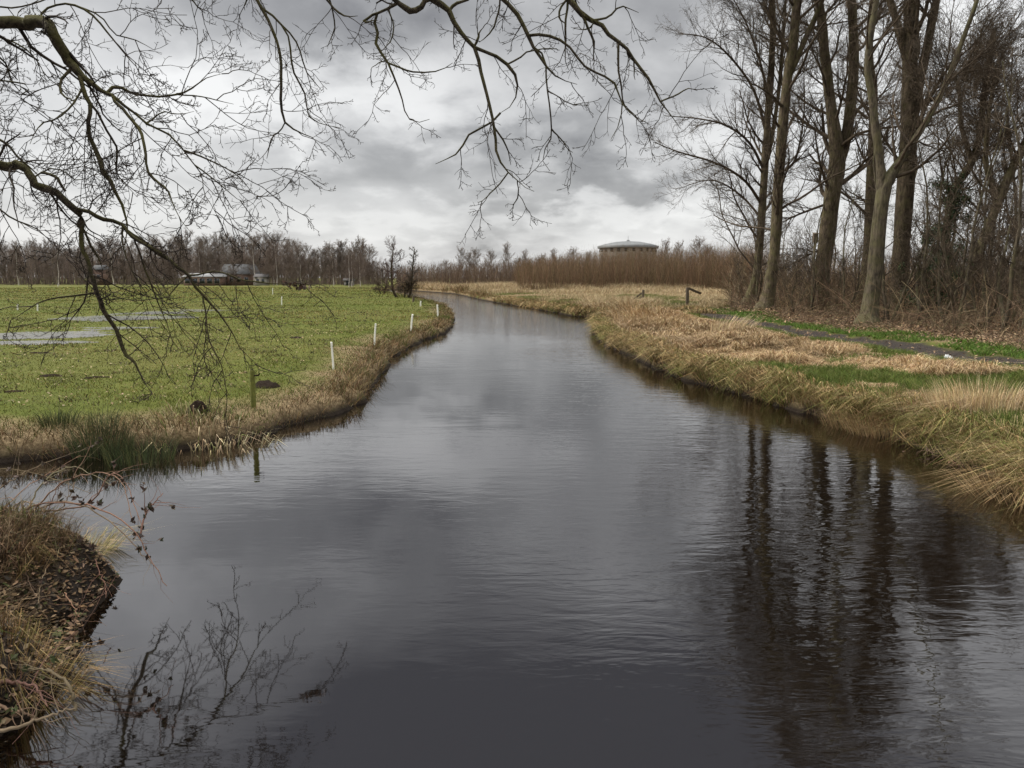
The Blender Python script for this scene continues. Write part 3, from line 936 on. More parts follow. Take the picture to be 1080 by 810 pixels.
make_tree('bare_tree', [[(915, 347, 27), (918, 325, 19), (923, 290, 18), (927, 247, 17), (932, 205, 17), (938, 188, 16), (953, 165, 9), (970, 140, 7.5), (997, 93, 6.5), (1020, 33, 5.5), (1034, -5, 5)],
                        [(931, 205, 13), (927, 165, 10), (920, 110, 9), (916, 60, 8), (925, 0, 7)]], 36,
          M['bark_grey'], M['twig_grove'], 'pale grey bare tree closest to the path, one stem leaning far right', GG, 105, 12, .4, (2.4, 5), 1.5, top=27,
          extra=[([(970, 140, 0), (985, 120, 1), (1010, 110, 1), (1045, 95, 1), (1075, 90, 1)], .07), ([(1000, 88, 0), (1030, 60, 0), (1060, 50, 0)], .06)])
make_tree('bare_tree', [[(948, 330, 29), (949, 300, 21), (951, 257, 20), (958, 150, 19.5), (960, 83, 18), (962, 0, 15), (963, -40, 13)],
                        [(962, 130, 12), (972, 75, 11), (981, 25, 9), (988, -20, 8)],
                        [(958, 70, 10), (948, 30, 9), (938, -5, 8)]], 45,
          M['bark_dark'], M['twig_grove'], 'thickest dark bare trunk in the wood, upright with high steep limbs', GG, 106, 13, .4, (3, 6.5), 1.4,
          extra=[([(955, 180, 0), (935, 150, 0), (910, 110, 0), (895, 60, 0)], .10), ([(962, 120, 0), (990, 100, 0), (1020, 85, 0)], .08)])
make_tree('bare_tree', [[(1003, 325, 13), (1001, 290, 10), (998, 250, 9), (1004, 205, 9), (1020, 180, 9), (1029, 160, 8), (1035, 130, 7.5), (1040, 85, 6), (1050, 30, 5)],
                        [(1025, 170, 6), (1015, 135, 5), (1012, 95, 4)]], 43,
          M['bark_dark'], M['twig_grove'], 'crooked bare tree bending right above the dark ivy clump', GG, 107, 16, .34, (2, 4.5), 1.3, top=17)
make_tree('bare_tree', [[(1018, 330, 15), (1024, 290, 12), (1036, 250, 11), (1053, 205, 11), (1067, 173, 10), (1080, 150, 9), (1100, 100, 7)],
                        [(1052, 210, 7), (1040, 170, 6), (1044, 120, 5), (1052, 80, 4)]], 40,
          M['bark_grove'], M['twig_grove'], 'bare tree leaning strongly right beside the frame edge', GG, 108, 16, .3, (2, 4.5), 1.3, top=15)

# small trees and saplings of the wood: three kinds, copied
def sapling(name, h, seed, mat, spread=.5, stems=2, rt=.009):
    g = np.random.default_rng(seed)
    root = empty(name, (0, 0, 0)); tr = Tubes(); cr = Tubes()
    for k in range(stems):
        P = [(g.normal() * .05 * k, g.normal() * .05 * k, -.1)]
        d = np.array([g.normal() * .22, g.normal() * .22, 1.0]); n = 12
        hh = h * (1 if k == 0 else g.uniform(.55, .9))
        for i in range(n):
            d = d + np.array([g.normal() * .13, g.normal() * .13, .12]); d /= np.linalg.norm(d)
            P.append(tuple(np.array(P[-1]) + d * hh / n))
        P = np.array(P); W = np.linspace(h * .0085, h * .0016, n + 1)
        tr.add(P, W, 7)
        P1, R1 = spawn(P[None], W[None], 17, .22, 1, (.5, 1.1), (h * .13, h * .13 + h * spread * .35), 7, .16, (0, 0, .09), .5, rt * 1.2, g)
        P2, R2 = spawn(P1, R1, 6, .15, 1, (.4, 1), (-.3, -.6), 5, .2, (0, 0, .06), .6, rt, g)
        P3, R3 = spawn(P2, R2, 4, .1, 1, (.4, 1.1), (-.3, -.7), 4, .28, (0, 0, .03), .7, rt * .8, g)
        cr.add(P1, R1, 4); cr.add(P2, R2, 3); cr.add(P3, R3, 3)
    tr.build('trunk', mat, root); cr.build('crown', M['twig_grove'], root)
    return root


protos = [sapling('bare_sapling', 7.5, 201, M['bark_grove'], .5, 2), sapling('bare_sapling', 10.5, 202, M['bark_grey'], .4, 2),
          sapling('bare_sapling', 5.2, 203, M['bark_grey'], .7, 3), sapling('bare_sapling', 13, 204, M['bark_grove'], .35, 1)]
SLAB = ['thin bare sapling with two dark stems standing among the brush of the wood', 'slender pale stemmed bare sapling rising through the brush',
        'low bushy bare sapling with several pale stems in the brush', 'tall thin single stemmed bare tree deep in the wood']
used = [False] * 4
spots = [(800, 58, 1, 1.0), (838, 46, 2, .9), (846, 66, 0, .9), (858, 45, 1, .75), (884, 50, 2, .9), (895, 44, 1, .8), (931, 38, 2, .9), (940, 37, 1, .9), (968, 36, 1, .95),
         (975, 38, 2, 1.), (985, 47, 3, .9), (998, 35, 1, .85), (1012, 33, 1, .9), (1022, 37, 0, 1.), (1035, 32, 2, 1.), (1047, 35, 1, 1.), (1058, 31, 1, 1.), (1068, 36, 0, 1.1),
         (1080, 30, 2, 1.1), (1092, 33, 1, 1.), (1010, 50, 3, 1.), (1045, 52, 3, 1.05), (1075, 48, 3, 1.), (1100, 44, 3, 1.), (1120, 36, 0, 1.2), (935, 62, 3, 1.), (905, 66, 0, 1.1),
         (870, 70, 3, .9), (990, 64, 0, 1.0), (965, 70, 3, .95), (830, 74, 0, .85), (785, 70, 2, .9), (777, 78, 0, .8),
         (800, 85, 0, 1.), (820, 90, 3, .8), (855, 88, 0, 1.2), (885, 85, 3, .9), (1040, 42, 1, 1.1), (1063, 43, 0, 1.1), (1085, 40, 1, 1.2), (1018, 44, 2, 1.2), (1000, 55, 0, 1.0),
         (1135, 45, 3, 1.), (1150, 38, 1, 1.2), (925, 90, 0, 1.3), (950, 95, 3, 1.), (980, 90, 0, 1.4), (1015, 85, 3, .8), (1085, 75, 3, .8)]
for i, (px, yy, kd, scl) in enumerate(spots):
    p = pixd(px, 320, yy)
    o = protos[kd] if not used[kd] else copy_tree(protos[kd])
    used[kd] = True
    o.location = (p[0], yy, gz(p[0], yy))
    o.rotation_euler = (0, 0, rng.uniform(0, 6.28)); sck = scl * rng.uniform(.9, 1.12)
    o.scale = (sck, sck, sck * rng.uniform(.9, 1.1))
    tag(o, SLAB[kd], 'sapling', ['dark two stemmed saplings', 'pale slender saplings', 'low bushy saplings', 'tall thin trees deep in the wood'][kd])

# ivy clad holly in the wood
def leaf_cloud(centres, sizes, nn, leaf, cols, g):
    k = g.integers(0, len(centres), nn)
    d = unit(g.normal(size=(nn, 3))) * (g.random((nn, 1)) ** .45)
    p = np.array(centres)[k] + d * np.array(sizes)[k]
    u = unit(g.normal(size=(nn, 3))); w = unit(np.cross(u, g.normal(size=(nn, 3))))
    L = g.uniform(.6, 1.3, (nn, 1)) * leaf
    V = np.stack([p - u * L, p + w * L * .5, p + u * L, p - w * L * .5], 1).reshape(-1, 3)
    q = np.arange(nn)[:, None] * 4 + np.array([[0, 1, 2, 3]])
    return V, q, np.repeat(pal(cols, nn, .35, g), 4, 0)


g = np.random.default_rng(301)
yy = 41; p = pixd(985, 330, yy); root = empty('holly_bush', (p[0], yy, gz(p[0], yy)))
cen = []; siz = []
for k in range(70):
    h = g.uniform(.3, 7.2); wd = (1.15 if h < 4.4 else .75) * (1 - h / 16)
    cen.append((g.normal() * wd * .7 + h * .06, g.normal() * wd * .6, h)); siz.append((g.uniform(.2, .5),) * 2 + (g.uniform(.25, .6),))
V, q, cc = leaf_cloud(cen, siz, 15000, .06, [(.026, .045, .016), (.038, .060, .022), (.06, .08, .03), (.018, .030, .012)], g)
me = mesh_np('foliage', V, q, smooth=False); paint(me, cc); link('foliage', me, M['leaf'], root)
tb = Tubes(); P = np.array([[(0, 0, -.1), (.1, 0, 2), (.25, .05, 4), (.4, 0, 6.6)]]); tb.add(catmull(P[0], 12), np.linspace(.1, .03, 12), 7)
P1, R1 = spawn(catmull(P[0], 12)[None], np.linspace(.1, .03, 12)[None], 40, .05, 1, (.6, 1.2), (.6, 1.4), 5, .2, (0, 0, .05), .4, .01, g); tb.add(P1, R1, 4)
tb.build('trunk', M['bark_dark'], root)
tag(root, 'dark evergreen holly with ivy leaves in the middle of the bare wood', 'bush')

# fine grey bushy tree behind the first trunks
g = np.random.default_rng(302)
# nest box on a pole
yy = 47; p = pixd(856, 320, yy); zb = gz(p[0], yy); zt = pixd(856, 256, yy)[2]
root = empty('nest_box', (p[0], yy, zb))
Solid().box(0, 0, (zt - zb) / 2 - .1, .11, .11, zt - zb + .2).build('pole', M['bark_grove'], root, .01)
bx = Solid().box(0, -.02, zt - zb + .27, .26, .26, .55); bo = bx.build('box', M['wood'], root, .008)
t = np.linspace(0, 2 * math.pi, 16, endpoint=False)
dv = np.vstack([np.stack([np.cos(t) * .045, np.full(16, -.153), np.sin(t) * .045 + zt - zb + .38], 1), [[0, -.153, zt - zb + .38]]])
Solid().raw(dv, t=[(16, i, (i + 1) % 16) for i in range(16)]).build('entrance_hole', M['soil'], bo)
v, q = box_np(0, -.05, 0, .34, .36, .03); v[:, 2] += (v[:, 1]) * .25 + zt - zb + .575
Solid().raw(v, q).build('lid', M['wood'], root, .004)
tag(root, 'small wooden nest box on a slim pole between two trunks', 'nest box')

# ------------------------------------------------------------------ gate posts and rails on the path
def beam(a, b_, w, h):
    a = np.array(a, float); b_ = np.array(b_, float); d = b_ - a; L = np.linalg.norm(d); d /= L
    s_ = np.cross(d, (0, 0, 1)); s_ = s_ / (np.linalg.norm(s_) + 1e-9) if np.linalg.norm(s_) > 1e-4 else np.array([1., 0, 0]); u = np.cross(s_, d)
    v = [a + s_ * i * w / 2 + u * j * h / 2 for j in (-1, 1) for i in (-1, 1)] + [b_ + s_ * i * w / 2 + u * j * h / 2 for j in (-1, 1) for i in (-1, 1)]
    q = [(0, 1, 3, 2), (4, 6, 7, 5), (0, 4, 5, 1), (2, 3, 7, 6), (0, 2, 6, 4), (1, 5, 7, 3)]
    return np.array(v), np.array(q)


def gate_post(pb, pt, yy, rail_px, label, w):
    b0 = pixd(*pb, yy); zb = gz(b0[0], yy); root = empty('gate_post', (b0[0], yy, zb)); bb = np.array([b0[0], yy, zb])
    tp = np.array(pixd(*pt, yy)) - bb
    v, q = beam((0, 0, -.3), tuple(tp), w, w); Solid().raw(v, q).build('post', M['wood'], root, .015)
    for (a, c, d1) in rail_px:
        A = np.array(pixd(*a, yy + .14)) - bb; B = np.array(pixd(*c, yy + d1)) - bb
        v, q = beam(A, B, w * .6, w * .75); Solid().raw(v, q).build('rail', M['wood'], root, .01)
    tag(root, label, 'gate post', 'gate posts on the path')


gate_post((678, 317), (678.5, 305.5), 66, [((677, 309), (664, 319), .4), ((676.5, 313), (670, 318.5), .5)], 'weathered gate post with a slanting brace by the straw heap', .20)
gate_post((725, 322), (725, 303), 60, [((726, 304), (739, 309.5), .6)], 'weathered gate post with a top rail beside the path puddle', .22)

# ------------------------------------------------------------------ fence stakes, posts, molehills
def stake(px, pb, pt, tilt_px, label, group, mat, wm, cap=True):
    zz = .5
    for _ in range(3):
        p = pix(px, pb, zz); zz = gz(p[0], p[1])
    root = empty('fence_post', (p[0], p[1], zz)); bb = np.array([p[0], p[1], zz])
    tp = np.array(pixd(px + tilt_px, pt, p[1])) - bb
    tb = Tubes(); L = catmull([(0, 0, -.25), tuple(tp * .5), tuple(tp * .97), tuple(tp)], 10)
    W = np.full(10, wm); W[-1] = wm * .25
    tb.add(L, W, 8); tb.build('stake', mat, root)
    cb = Tubes()
    for f in (.86,):
        c = tp * f
        cb.add(np.array([c + (wm * .9, -wm * .9, 0), c + (wm * 2.6, -wm * 1.2, .01), c + (wm * 3.0, -wm * 1.2, .05)]), np.array([.006, .006, .006]) * max(1, wm / .02), 5)
    cb.build('wire_clip', M['soil'], root)
    tag(root, label, 'fence post', group)
    return root


GW = 'white stakes of the electric fence'
stake(352, 390, 361, -2.5, 'white plastic fence stake, tallest, leaning left at the meadow edge', GW, M['white'], .026)
stake(394.5, 363, 341.5, 1.8, 'white plastic fence stake leaning right, second along the bank', GW, M['white'], .032)
stake(433, 348, 331.5, 2.2, 'white plastic fence stake leaning right where the bank starts to curve', GW, M['white'], .040)
stake(462, 334, 321.5, -.8, 'white plastic fence stake at the very tip of the meadow bank', GW, M['white'], .050)
stake(443.5, 323, 317.5, .3, 'short white stake close to the twin alders', GW, M['white'], .06)
GF = 'small white stakes far out on the meadow'
for (px, pb, pt) in [(39.5, 328, 320), (18.5, 327, 321), (61, 303, 299), (287.5, 310.5, 304), (297, 322, 313)]:
    stake(px, pb, pt, .2, 'small white stake standing far out on the meadow', GF, M['white'], .05)
stake(436, 318.5, 312, 0, 'short dark wooden stake beside the twin alders', 'dark stakes', M['wood'], .10)
o = stake(267, 425, 390.5, -1, 'thick mossy green wooden post on the meadow bank', None, M['mosswood'], .055)


def molehill(px, py, a, b_, h, label):
    zz = .5
    for _ in range(3):
        p = pix(px, py, zz); zz = gz(p[0], p[1])
    g = np.random.default_rng(int(px))
    nr, na = 14, 36; V = []
    for i in range(nr + 1):
        f = i / nr
        for j in range(na):
            t = j / na * 2 * math.pi
            k = 1 + .18 * math.sin(2 * t + px) + .12 * math.sin(3 * t + 1)
            x_, y_ = a * f * k * math.cos(t), b_ * f * k * math.sin(t)
            V.append((x_, y_, h * (1 - f ** 2.6) ** 1.1 * (.55 + .9 * float(fbm(np.array(x_ * 9 + px), np.array(y_ * 9), 3, 4))) - .02))
    q = [(i * na + j, i * na + (j + 1) % na, (i + 1) * na + (j + 1) % na, (i + 1) * na + j) for i in range(nr) for j in range(na)]
    o = Solid().raw(np.array(V), np.array(q)).build('molehill', M['soil'], smooth=True)
    o.location = (p[0], p[1], zz)
    tag(o, label, 'molehill', 'molehills on the meadow')


molehill(208, 433, .17, .22, .20, 'round black molehill behind the pale broken reeds')
molehill(280, 407, .33, .42, .13, 'wide dark molehill beside the mossy green post')
molehill(41, 372.5, .55, .25, .05, 'flat dark soil patch below the meadow puddle')
molehill(53, 396.5, .32, .16, .06, 'small dark soil heap on the open left meadow')
molehill(102, 398.5, .38, .16, .06, 'low dark soil streak beside the hanging branch tip')
molehill(15, 413, .28, .18, .05, 'dark soil patch closest to the ditch on the meadow')
molehill(312, 356.5, .40, .25, .07, 'small dark soil heap far right on the meadow')

# tussocks, rushes, reed clumps ---------------------------------------------
def clump(name, px, py, zz, nn, rad, hlo, hhi, lean, w, cols, label, cat, seed, dirv=(0, 0), droop=(.0, .2), group=None):
    for _ in range(3):
        p = pix(px, py, zz); zz = gz(p[0], p[1])
    global rng
    g = np.random.default_rng(seed)
    rr = rad * np.sqrt(g.random(nn)); a = g.uniform(0, 6.28, nn)
    x_, y_ = rr * np.cos(a), rr * np.sin(a)
    zb = height(p[0] + x_, p[1] + y_) - zz - .03
    zb = np.maximum(zb, -zz - .05)
    out = np.stack([np.cos(a), np.sin(a)], 1) * (rr / rad)[:, None] * lean + np.array(dirv) + g.normal(size=(nn, 2)) * .12
    B = Blades(); B.add(np.stack([x_, y_, zb], 1), g.uniform(hlo, hhi, nn), np.full(nn, w), out, pal(cols, nn, .3, g), droop=g.uniform(*droop, nn), rg=g)
    o = B.build(name, M['reed']); o.location = (p[0], p[1], zz)
    tag(o, label, cat, group)
    return o


RUSH = [(.035, .050, .016), (.055, .070, .022), (.028, .036, .014), (.085, .085, .03)]
clump('rush_clump', 106, 452, .4, 520, .42, .35, .75, .5, .004, RUSH, 'large dark green rush clump on the ditch bank', 'rushes', 401)
clump('rush_clump', 62, 449, .4, 260, .28, .2, .42, .6, .004, RUSH, 'low dark green rush clump left of the large one', 'rushes', 402)
clump('rush_clump', 147, 452, .4, 360, .5, .2, .62, .5, .004, RUSH, 'loose green rush clump under the hanging branch tip', 'rushes', 403)
clump('reed_clump', 207, 448, .35, 170, .85, .25, .55, .8, .009, [(.34, .27, .16), (.28, .2, .11), (.40, .34, .2), (.17, .19, .06)], 'pale broken reed leaves by the black molehill', 'reeds', 404, (.2, -.5), (.1, .8))
clump('reed_clump', 248, 445, .35, 90, .7, .2, .45, .9, .008, [(.30, .23, .13), (.24, .17, .09), (.36, .3, .18)], 'fallen pale reed leaves below the mossy post', 'reeds', 405, (.4, -.5), (.3, .9))
clump('grass_tussock', 1028, 438, .45, 900, .75, .45, .85, .35, .0045, [(.56, .43, .25), (.48, .36, .20), (.62, .50, .31), (.38, .28, .15)], 'tall pale straw tussock near the right edge of the bank', 'grass tussock', 406, (-.1, -.1), (0, .15))
clump('grass_tussock', 945, 434, .4, 900, .85, .3, .62, .8, .0045, [(.22, .14, .06), (.28, .19, .09), (.16, .10, .045), (.30, .22, .11)], 'russet brown drooping tussock on the bank edge', 'grass tussock', 407, (-.2, -.2), (.05, .5))
clump('grass_tussock', 908, 426, .4, 600, .65, .25, .5, .7, .0045, [(.15, .095, .04), (.19, .13, .06), (.11, .09, .03)], 'dark reddish tussock on the bank edge before the green grass', 'grass tussock', 408, (-.1, -.1), (.05, .5))
clump('grass_tussock', 1008, 455, .3, 800, .8, .22, .5, 1.0, .0045, [(.36, .28, .16), (.28, .2, .1), (.42, .34, .2)], 'blond sprawling tussock overhanging the near water', 'grass tussock', 409, (-.3, -.4), (.2, .7))
clump('grass_tussock', 1062, 468, .3, 800, .8, .22, .5, 1.0, .0045, [(.24, .2, .08), (.30, .23, .11), (.15, .15, .04), (.36, .28, .15)], 'yellow green tussock at the lower right bank', 'grass tussock', 410, (-.3, -.3), (.2, .7))
clump('grass_tussock', 1082, 500, .3, 500, .7, .3, .6, 1.2, .0045, [(.26, .18, .08), (.32, .22, .11), (.2, .13, .06)], 'orange brown tussock hanging over water at the right edge', 'grass tussock', 411, (-.6, -.5), (.3, .9))
clump('grass_tussock', 770, 352, .5, 260, .8, .5, .95, .3, .011, [(.46, .36, .22), (.38, .28, .16), (.52, .42, .27)], 'pale straw tussock standing up beside the path bend', 'grass tussock', 412, (.5, -.1), (0, .2))
clump('grass_tussock', 742, 345, .5, 180, .9, .3, .5, .5, .011, [(.13, .075, .05), (.10, .06, .04), (.17, .11, .07)], 'dark brown dead herb clump by the path bend', 'grass tussock', 413, (0, 0), (0, .3))
clump('grass_tussock', 84, 588, .5, 420, .3, .18, .42, .9, .003, [(.40, .31, .17), (.30, .22, .11), (.2, .19, .06)], 'pale tan tussock on the tip of the near bank', 'grass tussock', 414, (.7, .2), (.2, .7))
clump('grass_tussock', 22, 668, .6, 420, .32, .18, .40, .9, .003, [(.30, .20, .09), (.22, .14, .06), (.15, .12, .04)], 'tan tussock drooping over the dark hollow of the near bank', 'grass tussock', 415, (.7, -.2), (.2, .8))

# litter on the verge
yy = pix(1000, 381, .6); zz = gz(yy[0], yy[1])
g = np.random.default_rng(7)
nx, ny = 12, 9; V = []
for j in range(ny):
    for i in range(nx):
        u, v_ = i / (nx - 1) - .5, j / (ny - 1) - .5
        V.append((u * .55 + .14 * v_, v_ * .30, .06 + .10 * (1 - 4 * u * u) * (.6 + v_) + .11 * g.random()))
q = [(j * nx + i, j * nx + i + 1, (j + 1) * nx + i + 1, (j + 1) * nx + i) for j in range(ny - 1) for i in range(nx - 1)]
o = Solid().raw(np.array(V), np.array(q)).build('plastic_litter', M['litter'], smooth=True)
so = o.modifiers.new('s', 'SOLIDIFY'); so.thickness = .006
o.location = (yy[0], yy[1], zz + .03); o.rotation_euler = (.25, 0, .5); o.scale = (.62, .8, .55)
tag(o, 'crumpled white piece of litter on the grass verge', 'litter')

# ------------------------------------------------------------------ far woods
def far_tree(name, h, seed, mat, wide, trunkm, shape='broad', rt=.028):
    g = np.random.default_rng(seed); root = empty(name, (0, 0, 0)); tr = Tubes(); cr = Tubes()
    n = 9; P = np.zeros((n, 3)); P[:, 2] = np.linspace(-.3, h * (.9 if shape != 'pole' else .98), n); P[1:, :2] = np.cumsum(g.normal(size=(n - 1, 2)) * h * .012, 0)
    W = np.linspace(h * .014, h * .003, n)
    tr.add(P, W, 5)
    P1, R1 = spawn(P[None], W[None], 44, .18, 1, (.55, 1.15), (h * .14, h * .40 * wide), 6, .14, (0, 0, .09), .4, rt * 1.1, g)
    P2, R2 = spawn(P1, R1, 9, .2, 1, (.4, .95), (-.3, -.6), 4, .2, (0, 0, .08), .6, rt, g)
    P3, R3 = spawn(P2, R2, 7, .1, 1, (.4, 1.1), (-.35, -.8), 3, .25, (0, 0, .04), .7, rt * .6, g)
    cr.add(P1, R1, 3); cr.add(P2, R2, 3); cr.add(P3, R3, 3)
    tr.build('trunk', trunkm, root); cr.build('crown', mat, root)
    return root


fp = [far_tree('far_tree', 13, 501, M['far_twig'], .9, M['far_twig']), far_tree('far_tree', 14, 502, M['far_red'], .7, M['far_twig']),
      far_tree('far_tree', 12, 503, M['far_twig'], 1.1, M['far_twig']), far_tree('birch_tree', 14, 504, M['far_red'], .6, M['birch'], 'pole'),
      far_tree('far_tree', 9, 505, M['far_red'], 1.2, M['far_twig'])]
FL = ['bare grey brown tree in the long treeline beyond the meadow', 'bare reddish brown tree in the long treeline beyond the meadow', 'broad bare tree in the long treeline beyond the meadow',
      'birch with a pale slim trunk in front of the treeline', 'low bushy reddish tree along the foot of the treeline']
FG = ['grey brown trees of the treeline', 'reddish trees of the treeline', 'broad trees of the treeline', 'pale birches of the treeline', 'low bushes of the treeline']
fu = [0] * 5
g = np.random.default_rng(55)


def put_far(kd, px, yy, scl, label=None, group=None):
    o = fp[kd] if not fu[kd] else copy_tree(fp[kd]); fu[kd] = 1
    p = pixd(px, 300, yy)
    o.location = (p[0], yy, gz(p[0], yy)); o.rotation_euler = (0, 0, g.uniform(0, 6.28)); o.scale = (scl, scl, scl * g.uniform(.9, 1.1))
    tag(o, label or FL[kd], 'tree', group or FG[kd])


for i in range(74):
    px = -60 + i * 6.15 + g.uniform(-3, 3)
    yy = g.uniform(215, 262)
    hpx = 29 + 14 * vnoise(px / 30., 0.3, 5) + g.uniform(-4, 4) + (5 if 238 < px < 305 else 0)
    if 318 < px < 343: hpx -= 9
    kd = int(g.choice([0, 1, 2, 1]))
    H = hpx / F * yy + 2.4
    put_far(kd, px, yy, H / [13, 14, 12][kd] * 1.0)
for i in range(24):
    px = -30 + i * 18 + g.uniform(-8, 8)
    put_far(4, px, g.uniform(205, 230), g.uniform(.5, .85))
for px, yy, s_ in [(268, 208, .92), (289, 215, 1.0), (292, 212, .9), (352, 205, .62), (368, 186, .55), (371, 187, .6), (380, 190, .5), (318, 218, .75), (62, 214, .8), (20, 215, .85), (120, 214, .8), (212, 216, .7)]:
    put_far(3, px, yy, s_)
for i in range(10):
    put_far(int(g.choice([1, 4])), 372 + i * 5.4 + g.uniform(-2, 2), g.uniform(196, 215), g.uniform(.42, .62) * (1.25 if i < 4 else .9))
# line of trees above the willow scrub on the skyline
for px, tp in [(486, 266), (494, 268), (503, 264), (518, 267), (536, 263), (546, 269), (555, 268), (470, 272), (570, 268), (585, 266), (604, 262), (622, 266), (700, 258), (716, 262), (736, 250), (748, 262)]:
    yy = 245.; Ht = (293 - tp) / F * yy + 2.4
    put_far(int(g.choice([0, 2])), px, yy, Ht / 12.8, 'small bare tree on the skyline above the willow scrub', 'skyline trees above the scrub')

# dense woods behind the single trees
tb = Tubes()
def stand(nn, poly_fn, hfun, seed, cols, w, lean=.12, sub=2):
    g = np.random.default_rng(seed)
    px, yy = poly_fn(g, nn)
    x_ = (px - 540) / F * yy * 1.0; z_ = height(x_, yy)
    h = hfun(px, yy, g)
    n = 4; P = np.zeros((nn, n, 3)); P[:, 0] = np.stack([x_, yy, z_ - .2], 1)
    d = unit(np.stack([g.normal(size=nn) * lean, g.normal(size=nn) * lean, np.ones(nn)], 1))
    for i in range(1, n):
        d = unit(d + g.normal(size=(nn, 3)) * .07); P[:, i] = P[:, i - 1] + d * (h / (n - 1))[:, None]
    RR = (w * g.uniform(.6, 1.3, nn))[:, None] * np.linspace(1, .35, n)[None]
    c = pal(cols, nn, .3, g)
    tb.add(P, RR, 3, c)
    if sub:
        Q, RQ = spawn(P, RR, sub, .25, .98, (.25, .8), (-.2, -.45), 3, .15, (0, 0, .1), .7, w * .35, g)
        tb.add(Q, RQ, 3, np.repeat(c, sub, 0))


FARB = [(.14, .108, .086), (.17, .128, .10), (.12, .092, .074), (.18, .132, .104)]
stand(4200, lambda g, k: (g.uniform(-90, 410, k), g.uniform(232, 285, k)),
      lambda px, yy, g: (30 + 9 * vnoise(px / 40., np.zeros(len(px)) + .3, 5) - 8 * ((px > 318) & (px < 343)) - 15 * (px > 385)) / F * yy * g.uniform(.45, 1., len(px)) + 2.0, 601, FARB, .07, .1, 4)
tag(tb.build('woods', M['stem']), 'dense brown leafless wood behind the meadow treeline', 'woods', kind='stuff')

tb = Tubes()
SCR = [(.125, .078, .045), (.16, .100, .058), (.10, .068, .038), (.14, .105, .05), (.19, .12, .072)]
def scrub_h(px, yy, g):
    tp = np.interp(px, [420, 470, 530, 560, 600, 640, 690, 730, 780, 900], [279, 277, 275, 272, 268, 262.5, 261.5, 261, 257, 250]) + 6 * (vnoise(px / 7., yy / 6., 77) - .5)
    return ((293 - tp) / F * yy + 2.35) * g.uniform(.5, 1.0, len(px))
stand(8500, lambda g, k: (g.uniform(545, 800, k), g.uniform(126, 165, k)), scrub_h, 602, SCR, .022, .13, 5)
stand(3000, lambda g, k: (g.uniform(420, 600, k), g.uniform(170, 215, k)), scrub_h, 603, [(.11, .075, .05), (.135, .092, .06), (.09, .062, .042)], .04, .12, 4)
stand(2600, lambda g, k: (g.uniform(760, 1250, k), g.uniform(112, 160, k)), lambda px, yy, g: g.uniform(3, 8.5, len(px)), 604, SCR, .03, .12, 3)
tag(tb.build('willow_scrub', M['stem']), 'thick ochre brown willow scrub along the far bank', 'scrub', kind='stuff')

# twin alders leaning over the river bend
def bend_tree(name, lines, yy, seed, label, spread, dens, reddish):
    g = np.random.default_rng(seed); b0 = pixd(*lines[0][0][:2], yy); zb = gz(b0[0], yy); base = np.array([b0[0], yy, zb]); root = empty(name, base)
    tr = Tubes(); cr = Tubes()
    for ln in lines:
        P = np.array([pixd(a, b_, yy) for a, b_, w in ln]); W = np.array([w for *_, w in ln]) / F * yy * .5
        if ln is lines[0]: P[0][2] = zb - .2
        Q = catmull(P, 16); Wr = np.interp(np.linspace(0, 1, 16), np.linspace(0, 1, len(W)), W)
        tr.add(Q - base, Wr, 7)
        P1, R1 = spawn(Q[None], Wr[None], int(30 * dens), .34, 1, (.7, 1.4), (.5, spread), 6, .16, (0, 0, .06), .34, .02, g)
        P2, R2 = spawn(P1, R1, 10, .15, 1, (.4, 1), (-.3, -.6), 4, .2, (0, 0, .03), .6, .018, g)
        P3, R3 = spawn(P2, R2, 5, .15, 1, (.4, 1), (-.35, -.9), 3, .25, (0, 0, .02), .7, .014, g)
        cr.add(P1 - base, R1, 4); cr.add(P2 - base, R2, 3); cr.add(P3 - base, R3, 3)
    tr.build('trunk', M['bark_dark'], root); cr.build('crown', M['alder_twig'] if reddish else M['twig_grove'], root)
    tag(root, label, 'tree')


bend_tree('alder_tree', [[(426, 318, 3.5), (420, 315, 3), (415, 307, 2.8), (413, 295, 2.4), (413, 280, 1.8), (415, 260, .8)]], 92, 701, 'dark reddish alder with a curved trunk at the river bend', 3.2, 1.0, True)
bend_tree('alder_tree', [[(429, 318, 3), (432, 312, 2.6), (434, 302, 2.2), (435, 285, 1.8), (437, 262, .8)], [(427, 317, 2), (427, 308, 1.5), (429, 300, 1)]], 91.5, 702, 'thin upright twin alder to the right of the curved one', 1.5, 1.0, False)
# low bushes round the bend
g2 = np.random.default_rng(703)
bend_tree('willow_bush', [[(403, 314, 1.6), (400, 306, 1.2), (398, 298, .6)], [(404, 314, 1.4), (406, 306, 1), (408, 298, .5)]], 110, 704, 'low grey willow bush leaning over the far water', 1.4, .45, False)

# ------------------------------------------------------------------ buildings
def poly_roof(parts, mat, name, parent): pass


M['bwall'] = plain_mat('pale_render', (.27, .25, .225), .8, .12, .4)
M['brick'] = plain_mat('brown_brick', (.16, .10, .075), .9, .2, .6)
M['roofd'] = plain_mat('dark_roof', (.075, .070, .068), .8, .2, .5)
M['rooflt'] = plain_mat('pale_sheet_roof', (.26, .26, .255), .6, .1, .5)
M['roofg'] = plain_mat('grey_tile_roof', (.085, .085, .085), .95, .25, .8); M['roofg'].node_tree.nodes['Principled BSDF'].inputs['Specular IOR Level'].default_value = .05
M['rooflt'].node_tree.nodes['Principled BSDF'].inputs['Specular IOR Level'].default_value = .1
M['glass'] = plain_mat('dark_glass', (.03, .035, .04), .15, .2, .5)
M['metal'] = plain_mat('grey_sheet_metal', (.13, .135, .135), .6, .12, .3)

